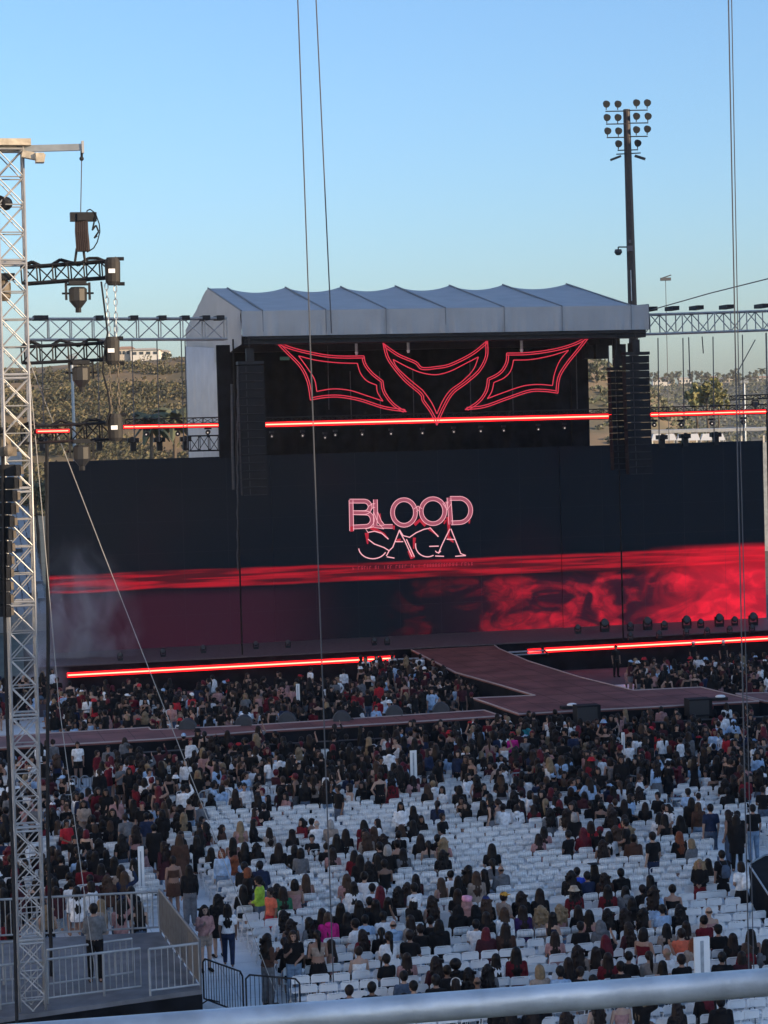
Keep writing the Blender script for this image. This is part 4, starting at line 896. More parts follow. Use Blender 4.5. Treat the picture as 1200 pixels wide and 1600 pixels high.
def body_mesh(pose):
    if ('b', pose) in BC: return BC['b', pose]
    base, la, ra = POSE[pose]; J = joints(base); dz = J['dz']; b = MB(); torso(b, dz); b.cap((0,-.005,1.39+dz), (0,.01,1.49+dz), .056, .05)
    h = J['head']; b.sph(h, (.076,.093,.112), 14, 10); b.sph(h+V3((0,.018,-.05)), (.058,.07,.062), 12, 8); b.cap(h+V3((0,.088,.012)), h+V3((0,.106,-.022)), .01, .016, 6)
    b.sph(h+V3((0,.085,.035)), (.05,.016,.012), 8, 5); b.cap(h+V3((-.02,.083,-.052)), h+V3((.02,.083,-.052)), .01, n=6); b.sph(h+V3((0,.075,-.088)), .022, 8, 6)
    for s in (-1,1): b.sph(h+V3((s*.078,-.005,-.01)), (.012,.022,.032), 6, 5)
    for k, nm in ((0,la),(1,ra)):
        a, e, w_ = armpts(J, k, nm); b.cap(a+V3((0,0,-.01)), e, .05, .037); b.cap(e, w_, .037, .025); d = (w_-e).normalized(); s = 1 if k == 0 else -1
        side = d.cross(V3((s,0,0))); side = side.normalized() if side.length > .2 else V3((0,1,0)); nrm = d.cross(side).normalized()
        pc = w_+d*.05; b.cap(w_+d*.015+side*.012, pc+side*.022, .02, .02, 6); b.cap(w_+d*.015-side*.012, pc-side*.022, .02, .02, 6)
        for q, L in ((-.03,.036),(-.0105,.044),(.0105,.046),(.031,.04)):
            f0 = pc+d*.012+side*q; f1 = f0+d*L+nrm*.008; b.cap(f0, f1, .0095, .009, 6); b.cap(f1, f1+(d*.75+nrm*.65)*L*.75, .009, .008, 6)
        t0 = w_+d*.022+side*.03; b.cap(t0, t0+d*.03+side*.028, .012, .0105, 6); b.cap(t0+d*.03+side*.028, t0+d*.06+side*.032+nrm*.008, .0105, .009, 6)
    for L in J['leg']:
        b.cap(L[0], L[1], .088, .058, 10); b.cap(L[1], L[1]+(L[2]-L[1])*.4, .056, .056, 10); b.cap(L[1]+(L[2]-L[1])*.4, L[2], .056, .036, 10); b.cap(L[2]-V3((0,.03,.03)), L[3], .04, .03, 8)
    n = rem(b, 'body_'+pose, .0085, .22, 1); n.materials.append(mat('face_dark', (.03,.018,.015), .5)) if 'fd' not in BC else n.materials.append(BC['fd']); BC['fd'] = n.materials[1]
    mi = []
    for p in n.polygons:
        q = p.center-h; mi.append(1 if q.y > .06 and ((abs(abs(q.x)-.032) < .015 and abs(q.z-.012) < .008)) else 0)
    n.polygons.foreach_set('material_index', mi); BC['b', pose] = n; return n
def top_mesh(pose, kind):
    base, la, ra = POSE[pose]; key = ('t', pose, kind)
    if key in BC: return BC[key]
    J = joints(base); dz = J['dz']; b = MB(); fat = {'tee':1.1,'long':1.12,'tank':1.06,'hoodie':1.26,'crop':1.06,'coat':1.25}[kind]
    torso(b, dz, fat, {'crop':1.1,'coat':.84}.get(kind, .93 if base != 'c' else .84), 1.32 if kind in ('tank','crop') else 1.425)
    if kind in ('tank','crop'):
        for s in (-1,1): b.cap((s*.075,.08,1.32+dz), (s*.08,0,1.4+dz), .02, n=6); b.cap((s*.08,0,1.4+dz), (s*.075,-.075,1.31+dz), .02, n=6)
    else:
        for k, nm in ((0,la),(1,ra)):
            a, e, w_ = armpts(J, k, nm); r0, r1 = {'tee':(.068,.058),'long':(.064,.05),'hoodie':(.08,.066),'coat':(.078,.062)}[kind]
            if kind == 'tee': b.cap(a+V3((0,0,-.012)), a+(e-a)*.62, r0, r1, 10)
            else: b.cap(a+V3((0,0,-.012)), e, r0, r1, 10); b.cap(e, e+(w_-e)*.92, r1, r1*.72, 10)
    if kind == 'coat' and base != 'c': b.loft([(V3((0,0,.55)),.23,.19),(V3((0,0,.75)),.22,.18),(V3((0,0,.95)),.2,.16)], 16)
    if kind == 'hoodie': b.sph((0,-.09,1.42+dz), (.11,.075,.07)); b.loft([(V3((0,0,.84+dz)),.2,.16),(V3((0,0,1.0+dz)),.19,.15)], 14)
    BC[key] = rem(b, kind+'_'+pose, .017, .4, 2); return BC[key]
def bottom_mesh(base, kind):
    key = ('m', base, kind)
    if key in BC: return BC[key]
    J = joints(base); dz = J['dz']; b = MB(); z0 = .86 if base != 'c' else .5
    if base == 'c': b.loft([(V3((0,.0,.455)),.15,.12),(V3((0,0,.52)),.178,.14),(V3((0,0,.6)),.165,.128)], 14)
    else: b.loft([(V3((0,0,.8)),.17,.125),(V3((0,0,.9)),.178,.13),(V3((0,0,.98)),.165,.12)], 14)
    for L in J['leg']:
        if kind in ('trousers','wide'):
            w_ = 1.35 if kind == 'wide' else 1; b.cap(L[0], L[1], .1, .075*w_, 10); b.cap(L[1], L[2]+V3((0,0,.02)), .074*w_, .058*w_, 10)
        elif kind == 'shorts': b.cap(L[0], L[0]+(L[1]-L[0])*.45, .105, .1, 10)
        elif base == 'c': b.cap(L[0], L[0]+(L[1]-L[0])*.75, .11, .1, 10)
    if kind == 'skirt':
        if base != 'c': b.loft([(V3((0,0,.58)),.235,.18),(V3((0,0,.75)),.215,.165),(V3((0,0,.97)),.16,.12)], 18)
        else: b.cap((0,.05,.53), (0,.36,.52), .12, .11, 10)
    if kind == 'longskirt':
        if base != 'c': b.loft([(V3((0,0,.16)),.26,.2),(V3((0,0,.5)),.22,.18),(V3((0,0,.97)),.16,.12)], 18)
        else: b.cap((0,.05,.53), (0,.36,.5), .12, .11, 10)
    BC[key] = rem(b, kind+'_'+base, .018, .4, 2); return BC[key]
def shoes_mesh(base):
    key = ('s', base)
    if key in BC: return BC[key]
    b = MB()
    for L in joints(base)['leg']: b.cap(V3((L[2].x, L[2].y-.02, max(.045, L[2].z-.035))), V3((L[3].x, L[3].y+.02, max(.04, L[3].z))), .048, .04, 10)
    BC[key] = rem(b, 'shoes_'+base, .015, .5, 1); return BC[key]
def hair_mesh(kind):
    key = ('h', kind)
    if key in BC: return BC[key]
    b = MB(); rr = random.Random(kind)
    if kind not in ('bald',): b.sph((0,-.014,.024), (.096,.108,.114), 16, 10)
    if kind in ('long','wavy','curly','straight','hood','side'):
        wd = {'long':.118,'straight':.102,'wavy':.145,'curly':.165,'hood':.14,'side':.122}[kind]; low = {'long':-.5,'straight':-.56,'wavy':-.46,'curly':-.33,'hood':-.24,'side':-.42}[kind]; n = 7
        rings = [(V3(((.05 if kind == 'side' else .0)*t, -.035-.055*t+.01*math.sin(t*6), .06+(low-.06)*t)), wd*(.8+.3*math.sin(min(1,t*1.5)*1.6)) * (1-.35*max(0,t-.7)/.3), .075*(1+.25*t)*(1-.5*max(0,t-.7)/.3)) for t in [i/n for i in range(n+1)]]
        b.loft(rings[::-1], 16)
        for s in (-1,1): b.cap((s*.075,.01,.0), (s*.105,.0,-.2), .032, .035, 8); b.cap((s*.105,.0,-.2), (s*.11,.02,-.34), .035, .02, 8)
        if kind in ('wavy','curly'):
            for _ in range(34 if kind == 'curly' else 22):
                t = rr.random(); a = rr.uniform(0, 6.3); b.sph((wd*1.0*math.cos(a), -.05+.07*math.sin(a)-.03, .05+(low-.05)*t), rr.uniform(.03,.05), 6, 5)
    elif kind == 'bob': b.loft([(V3((0,-.03,-.17)),.09,.08),(V3((0,-.03,-.1)),.115,.1),(V3((0,-.015,.02)),.1,.1)], 16)
    elif kind == 'pony':
        b.sph((0,-.11,.045), .035, 8, 6); pts = [V3((0,-.12,.04)), V3((0,-.16,-.03)), V3((.01,-.15,-.16)), V3((.015,-.13,-.32)), V3((.02,-.12,-.42))]
        for p, q, r0, r1 in zip(pts, pts[1:], (.035,.045,.042,.03), (.045,.042,.03,.012)): b.cap(p, q, r0, r1, 8)
    elif kind == 'bun': b.sph((0,-.075,.1), .052, 10, 8)
    elif kind == 'short': b.sph((0,-.03,-.02), (.083,.078,.085), 12, 8)
    elif kind == 'bald': b.sph((0,-.015,.0), (.08,.092,.055), 12, 8)
    elif kind == 'afro': b.sph((0,-.02,.03), (.14,.14,.14), 14, 10)
    n = rem(b, 'hair_'+kind, .012, .4, 1)
    # locks: shallow vertical grooves
    for v in n.vertices:
        a = math.atan2(v.co.x, -v.co.y+.02); k = 1+.035*math.sin(a*13+v.co.z*4)+.02*math.sin(a*29+v.co.z*9+1); v.co.x *= k; v.co.y *= k
    # keep the face clear
    for v in n.vertices:
        if v.co.y > .055 and v.co.z < .05: v.co.y = .03+.3*(v.co.y-.055)
        if v.co.y > .09: v.co.y = .09
    BC[key] = n; return n
def hat_mesh(kind):
    key = ('hat', kind)
    if key in BC: return BC[key]
    b = MB()
    if kind == 'cap': b.sph((0,-.005,.055), (.1,.112,.082), 14, 8); b.cap((-.04,.11,.045), (.04,.11,.045), .012, n=8); b.box((0,.13,.045), (.13,.1,.018), (V3((1,0,0)),V3((0,1,0)),ZA))
    elif kind == 'beanie': b.sph((0,-.01,.05), (.105,.118,.1), 14, 8)
    elif kind == 'puffy': b.sph((0,-.01,.07), (.135,.14,.1), 14, 8); b.sph((.1,0,.1), .05); b.sph((-.08,-.02,.12), .05)
    elif kind == 'brim': b.loft([(V3((0,0,.05)),.22,.2),(V3((0,0,.072)),.215,.195)], 20); b.loft([(V3((0,0,.06)),.1,.12),(V3((0,0,.13)),.085,.105),(V3((0,0,.165)),.06,.085)], 16)
    elif kind == 'bucket': b.loft([(V3((0,0,.03)),.16,.165),(V3((0,0,.08)),.108,.118),(V3((0,0,.15)),.085,.095)], 16)
    elif kind == 'gradcap': b.sph((0,-.005,.055), (.1,.112,.08), 14, 8); b.box((0,0,.14), (.27,.27,.02), (V3((1,0,0)),V3((0,1,0)),ZA))
    elif kind == 'phones':
        pts = [V3((.112*math.cos(a), -.01, .02+.125*math.sin(a))) for a in [math.pi*i/12 for i in range(13)]]
        for p, q in zip(pts, pts[1:]): b.cap(p, q, .013, n=6)
        b.sph((.1,-.01,0), (.03,.045,.05)); b.sph((-.1,-.01,0), (.03,.045,.05))
    BC[key] = rem(b, 'hat_'+kind, .012, .5, 1); return BC[key]
def bag_mesh():
    if 'bag' in BC: return BC['bag']
    b = MB(); b.loft([(V3((0,-.21,.98)),.12,.06),(V3((0,-.22,1.1)),.135,.08),(V3((0,-.21,1.26)),.12,.065),(V3((0,-.2,1.33)),.07,.04)], 14)
    for s in (-1,1):
        pts = [V3((s*.09,-.15,1.32)), V3((s*.1,0,1.425)), V3((s*.1,.13,1.3)), V3((s*.13,.1,1.1)), V3((s*.13,-.14,1.0))]
        for p, q in zip(pts, pts[1:]): b.cap(p, q, .015, n=6)
    BC['bag'] = rem(b, 'bag', .015, .5, 1); return BC['bag']
HC = {'k':((.007,.0055,.006),'black'),'b':((.015,.009,.008),'dark brown'),'l':((.05,.028,.019),'brown'),'y':((.22,.155,.09),'blond'),'r':((.1,.008,.018),'burgundy'),'g':((.3,.29,.28),'grey'),'a':((.16,.045,.02),'auburn'),
      'P':((.7,.32,.45),'pink'),'W':((.7,.68,.66),'white'),'B':((.012,.03,.14),'blue'),'Y':((.5,.26,.04),'yellow'),'T':((.4,.33,.25),'beige')}
TC = {'K':((.008,.008,.0095),'black'),'W':((.72,.73,.74),'white'),'G':((.13,.135,.145),'grey'),'R':((.13,.01,.018),'dark red'),'N':((.015,.025,.06),'navy'),'L':((.32,.45,.62),'light blue'),'S':((.36,.2,.19),'pink'),
      'M':((.05,.014,.02),'maroon'),'V':((.04,.018,.09),'purple'),'E':((.03,.16,.08),'green'),'O':((.62,.14,.08),'orange'),'T':((.3,.24,.2),'beige'),'b':((.07,.035,.025),'brown'),'F':((.55,.02,.2),'hot pink'),
      'U':((.02,.08,.55),'bright blue'),'H':((.3,.48,.05),'yellow green'),'D':((.07,.1,.15),'denim'),'d':((.16,.24,.34),'blue denim'),'Q':((.4,.02,.03),'bright red'),'C':((.02,.2,.22),'teal')}
SK = [(.34,.2,.145),(.27,.155,.11),(.42,.27,.2),(.19,.105,.07)]
def cmat(pre, c, rough, var=.25):
    k = (pre, c)
    if k not in BC: BC[k] = mat(pre, c, rough, noise=var, scale=9, bump=.15, spec=.2 if pre != 'skin' else .4)
    return BC[k]
SKM = [cmat('skin', c, .55, .08) for c in SK]
def child(root, me, name, mt, loc=None):
    o = bpy.data.objects.new(name, me); COL.objects.link(o); o.parent = root
    if loc is not None: o.location = loc
    o.material_slots[0].link = 'OBJECT'; o.material_slots[0].material = mt; return o
def person(loc, yaw, pose, hair, hc, top, tc, bot, bc, label, group, hat=None, hatc=None, bag=None, h=1.0, skin=None, sh_='K'):
    me = body_mesh(pose); root = bpy.data.objects.new('person', me); COL.objects.link(root); root.location = loc; root.rotation_euler = (0,0,yaw); root.scale = (h,)*3
    root.material_slots[0].link = 'OBJECT'; root.material_slots[0].material = SKM[R_.randrange(4) if skin is None else skin]; tag(root, label, 'person', group)
    J = joints(POSE[pose][0]); base = POSE[pose][0]
    if hair == 'hoodup': child(root, hair_mesh('hood'), 'hood', cmat('cloth', TC[tc][0], .9), J['head'])
    else: child(root, hair_mesh(hair), 'hair', cmat('hair', HC[hc][0], .5), J['head'])
    child(root, top_mesh(pose, top), {'coat':'coat','hoodie':'hoodie'}.get(top, 'top'), cmat('cloth', TC[tc][0], .9))
    child(root, bottom_mesh(base, bot), {'skirt':'skirt','longskirt':'skirt','shorts':'shorts'}.get(bot, 'trousers'), cmat('cloth', TC[bc][0], .9))
    if base != 'c': child(root, shoes_mesh(base), 'shoes', cmat('cloth', TC[sh_][0], .9))
    if hat: child(root, hat_mesh(hat), 'headphones' if hat == 'phones' else 'hat', cmat('hatcloth', (HC.get(hatc) or TC.get(hatc))[0], .8), J['head'])
    if bag: child(root, bag_mesh(), 'backpack', cmat('cloth', TC[bag][0], .9), V3((0,0,J['dz'])))
    return root
# ---------------------------------------------------------------- seat grid
DU, DV, U0_, V0_ = .478, .86, 0.13, 0.2
def inpoly(x, y, P):
    c = False; n = len(P)
    for i in range(n):
        (x0,y0),(x1,y1) = P[i], P[(i+1) % n]
        if (y0 > y) != (y1 > y) and x < (x1-x0)*(y-y0)/(y1-y0)+x0: c = not c
    return c
AISL = [[(80,1215),(175,1228),(215,1300),(318,1405),(400,1500),(455,1590),(480,1700),(330,1700),(330,1560),(250,1455),(243,1405),(215,1385),(150,1300)],
        [(872,1222),(935,1222),(1012,1262),(1062,1300),(1105,1345),(1122,1395),(1165,1450),(1260,1530),(1260,1330),(1170,1350),(1110,1305),(1050,1270),(1010,1240),(960,1222)],
        [(-90,1470),(250,1446),(330,1560),(330,1800),(-90,1800)], [(1160,1335),(1300,1330),(1300,1470),(1190,1440)], [(95,1205),(180,1205),(180,1240),(95,1240)]]
seats = {}
for i in range(-30, 130):
    for j in range(40, 112):
        u, v = i*DU+U0_, j*DV+V0_; p = st(u, v, 0); x, y = pix(p)
        if -40 < x < 1240 and 1196-(x-600)*.035 < y < 1660 and not any(inpoly(x, y, A_) for A_ in AISL): seats[i, j] = (p, x, y)
taken = {}
def snap(x, y, z=1.22):
    p = onz(x, y, z); u, v = uv(p); i0, j0 = (u-U0_)/DU, (v-V0_)/DV; best = None
    for i in range(int(i0)-3, int(i0)+5):
        for j in range(int(j0)-2, int(j0)+4):
            if (i, j) in taken: continue
            d = ((i-i0)*DU)**2+((j-j0)*DV)**2*.8
            if best is None or d < best[0]: best = (d, (i, j))
    return best[1] if best and best[0] < 1.6 else None
# seated people read off the photograph: x, y of the head, hair style+colour, top+colour, extras
S = """404,1317,wavy,k,long,K|425,1330,long,b,long,K|445,1325,bob,k,tee,K|460,1330,bob,k,long,G|497,1322,bun,k,tee,K|522,1330,long,b,tee,S|555,1333,straight,k,long,R|528,1313,long,k,long,K|540,1303,long,b,long,K|560,1300,bob,k,long,R|575,1307,wavy,l,long,T|583,1300,long,l,tee,K|601,1302,wavy,b,coat,K|488,1303,short,k,tee,K|490,1287,bald,g,tee,W
633,1307,short,k,tee,K|655,1313,long,b,long,K|683,1313,short,k,hoodie,K|705,1317,wavy,y,tee,S|610,1330,bob,g,long,K|590,1327,short,k,tee,K|645,1332,long,k,long,G|575,1350,long,k,long,K|588,1357,wavy,k,hoodie,K|602,1347,long,k,long,K|618,1355,short,k,tank,K
407,1357,short,k,hoodie,N|480,1377,long,l,tank,S|461,1385,bob,k,tank,S|435,1388,wavy,k,long,K|422,1392,short,k,tee,D|408,1390,long,k,long,K|452,1395,long,b,long,E|540,1380,long,l,tee,S|552,1393,straight,k,long,W|563,1377,bun,k,tee,W|578,1388,short,k,tee,W|607,1390,wavy,k,long,M|620,1395,long,r,long,R
638,1377,wavy,b,long,M|667,1372,long,k,long,M|688,1380,long,l,tank,S|650,1393,short,k,tee,W|691,1363,bun,k,long,W|717,1363,wavy,k,long,K|708,1380,straight,k,long,K|753,1357,long,k,long,K|767,1357,bald,b,hoodie,G|745,1367,long,l,long,T|782,1353,pony,k,long,G
735,1404,hoodup,P,hoodie,S|762,1407,wavy,l,long,K|790,1409,short,b,tee,Y|817,1405,wavy,b,coat,K|712,1424,hoodup,K,hoodie,K|735,1425,hoodup,K,hoodie,K|767,1430,long,b,coat,K|796,1432,long,l,long,W|823,1425,long,b,long,V|852,1427,curly,y,tank,T|750,1445,short,k,tee,W|765,1453,straight,r,coat,M|797,1455,long,b,long,b
693,1443,long,k,hoodie,K|679,1438,bun,k,long,K|656,1446,short,b,tee,K|621,1448,bald,k,hoodie,L|647,1440,long,b,long,T|627,1412,bob,k,coat,K|652,1415,wavy,b,tank,R|595,1413,short,k,tee,K|582,1412,long,k,long,K|570,1422,long,k,long,K|556,1430,short,k,long,L|580,1434,short,k,tee,W|544,1423,straight,k,long,K|542,1450,short,k,tee,W|576,1458,wavy,b,tee,R|602,1452,pony,k,long,K|595,1470,pony,k,tee,W|628,1465,short,b,tee,K
548,1487,bun,b,tank,W|609,1497,short,k,tee,K|635,1503,long,b,tee,S|667,1508,wavy,b,long,M|690,1513,bun,k,long,K|703,1503,afro,k,hoodie,K|715,1510,wavy,k,long,K|746,1515,wavy,k,long,G|782,1503,straight,k,long,W|811,1497,long,k,long,R|858,1518,short,k,long,L|508,1475,long,b,tank,S|530,1433,long,k,coat,K|543,1428,long,b,long,K
457,1433,wavy,k,long,W|467,1445,wavy,b,tank,S|497,1440,wavy,k,long,G|518,1440,long,l,hoodie,F|535,1428,straight,k,long,K|583,1548,short,k,long,K|560,1557,short,b,tee,K|639,1532,short,k,tee,D|652,1535,short,k,tee,D|685,1536,short,k,long,K|708,1530,bob,b,tee,T|732,1535,bald,b,long,K
942,1320,wavy,b,crop,K|998,1317,short,k,hoodie,b|1066,1316,bob,y,long,G|1058,1305,long,a,long,K|917,1355,long,k,coat,K|887,1372,wavy,k,coat,K|925,1372,short,k,long,N|957,1373,wavy,b,coat,b|973,1372,short,k,hoodie,K|950,1395,long,k,long,R|898,1392,wavy,k,coat,R|1003,1372,long,k,coat,K|935,1365,short,k,long,U|983,1393,long,k,hoodie,G|1004,1383,short,b,hoodie,K
817,1403,long,b,long,K|855,1425,curly,y,tank,S|868,1422,long,b,long,K|897,1425,straight,k,tank,S|930,1425,wavy,k,long,K|960,1422,wavy,b,long,K|986,1415,long,k,hoodie,K|998,1422,wavy,k,tank,T|1019,1428,short,k,tee,L|1042,1415,wavy,k,long,K|1063,1400,bun,k,crop,K|1095,1426,bald,l,tank,S|955,1445,hoodup,G,hoodie,G|975,1452,wavy,b,long,M|1050,1462,short,b,tee,O|1043,1447,long,k,tee,T
1063,1445,long,b,long,T|1080,1475,long,a,coat,a|1088,1447,bun,k,long,R|1108,1452,short,k,tee,K|1143,1465,long,b,long,K|1170,1458,long,k,tank,K|1170,1478,wavy,l,hoodie,R|1197,1482,long,k,long,G|910,1487,wavy,b,long,T|905,1505,long,b,long,K|940,1490,long,b,tank,T|956,1495,long,b,long,R|985,1497,bun,k,long,K|1020,1488,pony,b,long,T|1018,1503,straight,k,tank,W|1043,1493,bald,y,tee,W
1066,1505,short,b,tee,K|858,1522,bob,y,long,T|890,1525,short,b,tee,K|924,1525,short,k,tee,K|1138,1505,short,k,tee,K|976,1515,short,k,long,K|1168,1502,bob,b,long,M|1245,1490,long,k,long,K|930,1568,wavy,b,tank,T|800,1575,long,k,long,K|838,1580,long,b,long,K|890,1585,wavy,b,tank,S|960,1570,bun,b,tank,S|1060,1568,wavy,b,coat,K|1125,1563,short,k,hoodie,K
1030,1240,short,k,long,K|1070,1243,short,k,tee,L|1096,1240,short,b,tee,W|845,1260,long,b,tee,R|857,1275,wavy,k,long,G|835,1305,long,b,tee,S|855,1300,long,k,tee,S|887,1302,short,k,tee,K|913,1300,long,r,long,R|928,1295,long,b,long,Q|957,1300,wavy,l,tank,T|955,1310,straight,k,long,W|980,1298,wavy,y,long,T|995,1282,long,b,long,Q|977,1275,wavy,b,long,K|907,1280,bob,g,long,K|880,1268,wavy,b,tee,T|942,1268,wavy,l,long,K|985,1255,long,b,long,K
118,1298,long,k,hoodie,K|100,1298,short,k,tee,Q|90,1322,bob,b,long,b|135,1327,wavy,k,tee,W|102,1342,short,k,tee,K|122,1345,short,k,tee,L|132,1360,short,k,long,R|80,1370,wavy,b,long,R|158,1355,long,k,coat,M|167,1375,wavy,l,coat,b|182,1360,long,b,tee,T|180,1348,long,k,long,K|100,1395,long,k,coat,M|125,1400,straight,k,long,W|155,1390,bob,b,long,W|195,1390,long,k,hoodie,K|85,1425,wavy,y,tank,K|175,1420,straight,y,long,T|200,1415,long,k,long,S|225,1410,long,k,tank,K|20,1370,bob,r,long,K|5,1400,long,k,long,K|20,1440,long,k,long,R
60,1290,long,b,long,R|10,1310,short,k,tee,N|45,1345,long,k,long,K|30,1335,wavy,k,long,W|327,1330,long,k,coat,K|372,1315,long,k,tank,S|390,1320,long,k,long,K|372,1358,short,k,coat,K|360,1345,wavy,a,tee,L|340,1288,wavy,b,coat,b|370,1290,straight,y,tank,S|400,1285,long,k,long,K|320,1305,long,k,long,K|398,1262,long,b,long,R|432,1290,long,b,long,T|455,1300,long,b,coat,K|465,1285,wavy,k,long,R|510,1288,bob,g,long,T"""
LMK = []   # landmarks: (i, j, words)
special = {(735,1404):'the pink hooded head',(762,1407):'the blue cap',(790,1409):'the yellow cap',(852,1427):'the curly blond head',(708,1530):'the white headphones',(765,1453):'the burgundy haired head',(621,1448):'the hunched pale blue back',
           (767,1357):'the balding head',(102,1342):'the black baseball cap',(90,1322):'the white cowboy hat',(1066,1316):'the short blond hair',(935,1365):'the bright blue jacket',(1050,1462):'the orange top',(555,1333):'the bright red top',(1170,1478):'the dark red hoodie',(518,1440):'the hot pink hoodie',
           (705,1317):'the wavy blond hair',(1080,1475):'the auburn hair',(100,1298):'the bright red tee',(1070,1243):'the light blue tee',(480,1377):'the bare shouldered pair',(955,1445):'the grey hood',(1125,1563):'the black hoodie below the handrail',(927,1372):'x'}
HATS = {(735,1404):('puffy','P'),(762,1407):('cap','B'),(790,1409):('cap','Y'),(708,1530):('phones','W'),(102,1342):('cap','K'),(90,1322):('brim','W'),(627,1412):('cap','K'),(490,1287):('beanie','T'),(917,1355):('gradcap','K'),(898,1392):('bucket','T'),(1108,1452):('cap','K'),(20,1370):('beanie','R'),(627,1412):('cap','W'),(679,1438):('cap','K')}
seated = []
for row in S.replace('\n','|').split('|'):
    x, y, h_, hc, tp, tc = row.split(','); x, y = int(x), int(y); s = snap(x, y)
    if not s: continue
    if tc not in TC: tc = 'T'
    taken[s] = 1; seated.append((s, h_, hc if hc in HC else 'k', tp, tc, HATS.get((x, y))))
    if (x, y) in special: LMK.append((*s, special[x, y]))
for x, y, w_ in ((648,1262,'the white sign pole'),(372,1240,'the green sweater')):
    p = onz(x, y, 0); u, v = uv(p); LMK.append((round((u-U0_)/DU), round((v-V0_)/DV), w_))
# dense rows further back
def want(x, y):   # chance that a seat is taken, by where it is on the floor plan
    if x < 330 and y < 1490: return .8 if y < 1330 else .62
    if x > 1015 and y < 1345: return .78 if y < 1265 else .25
    lim = 1300 if x < 480 else 1290 if x < 720 else 1322 if x < 1010 else 1270
    if y < lim: return .86 if y < lim-25 else .6
    if x < 700 and y < 1352: return .2
    if 1385 < y < 1640: return .05
    return .015 if y < 1640 else .5
for s, (p, x, y) in sorted(seats.items()):
    wv_ = want(x, y); cl = NZ.noise(Vector((s[0]*.16, s[1]*.3, 2.2)))
    if wv_ > .5: wv_ = min(.97, wv_+.12) if cl > -.18 else wv_*.45
    elif wv_ > .04: wv_ = wv_*2.1 if cl > .12 else wv_*.2
    if s in taken or R_.random() > wv_: continue
    taken[s] = 1
    seated.append((s, R_.choice(('long','long','straight','wavy','bob','pony','bun','short','short','long','side')), R_.choice('kkkkkkkkkkkkbbbblyrk'), R_.choice(('tee','long','long','tank','hoodie','tee','coat')), R_.choice('KKKKKKKKKKKKKKKWWWGRMMSNL'), (R_.choice((('cap','K'),('bucket','W'),('cap','W'),('beanie','R'))) if R_.random() < .05 else None)))
NUM = ['zero','one','two','three','four','five','six','seven','eight','nine','ten','eleven','twelve','thirteen','fourteen','fifteen','sixteen','seventeen','eighteen','nineteen','twenty','twenty-one','twenty-two','twenty-three','twenty-four','twenty-five']
def rel(i, j):
    b = min(LMK, key=lambda l: (l[0]-i)**2+(l[1]-j)**2*2.2); di, dj = i-b[0], j-b[1]; out = []
    if di: out.append('%s seat%s %s' % (NUM[min(25,abs(di))], 's' if abs(di) > 1 else '', 'right' if di > 0 else 'left'))
    if dj: out.append('%s row%s %s' % (NUM[min(25,abs(dj))], 's' if abs(dj) > 1 else '', 'beyond' if dj > 0 else 'nearer than'))
    elif di: out.append('of')
    return ', '.join(out).replace(', of', ' of')+' '+b[2] if out else 'at '+b[2]
HW = {'long':'long','straight':'straight','wavy':'wavy','curly':'curly','bob':'bobbed','pony':'ponytailed','bun':'bunned','short':'short','bald':'thinning','side':'swept','afro':'bushy'}
TW = {'tee':'tee','long':'top','tank':'vest','hoodie':'hoodie','coat':'jacket','crop':'top'}
allp = sorted(seated, key=lambda s: s[0][1])
STANDN = 62
near = allp[:300-STANDN]; far = allp[300-STANDN:]
for s, h_, hc, tp, tc, hat in near:
    p = st(s[0]*DU+U0_+R_.uniform(-.03,.03), s[1]*DV+V0_+R_.uniform(-.04,.04), 0); lm = [l[2] for l in LMK if (l[0], l[1]) == s]
    desc = ('%s hood' % TC[tc][1] if h_ == 'hoodup' else '%s %s hair' % (HW[h_], HC[hc][1]))
    lab = ('person marked out by %s, %s %s, seated' % (lm[0].replace('the ','a ',1), TC[tc][1], TW[tp])) if lm else '%s, %s %s, %s' % (desc, TC[tc][1], TW[tp], rel(*s).replace('the ',''))
    if len(lab.split()) > 16: lab = lab.replace(' hair,', ',').replace('dark brown','brown').replace('dark red','red')
    if len(lab.split()) > 16: lab = lab.replace('curly blond head','blond curls').replace('black hoodie below handrail','black hoodie')
    person(p+ZA*R_.uniform(-.02,.02), YAW+R_.gauss(0,.22) + (R_.choice((-1,1))*R_.uniform(.5,1.2) if R_.random() < .16 else 0), R_.choice(('sit','sit','sit','sitphone','sit')) if not (R_.random() < .03) else 'situp', h_, hc, tp, tc,
           R_.choice(('trousers','trousers','shorts','skirt')), R_.choice('KKDdG'), lab, 'people seated on the floor chairs', hat=hat and hat[0], hatc=hat and hat[1], h=R_.uniform(.98,1.1))
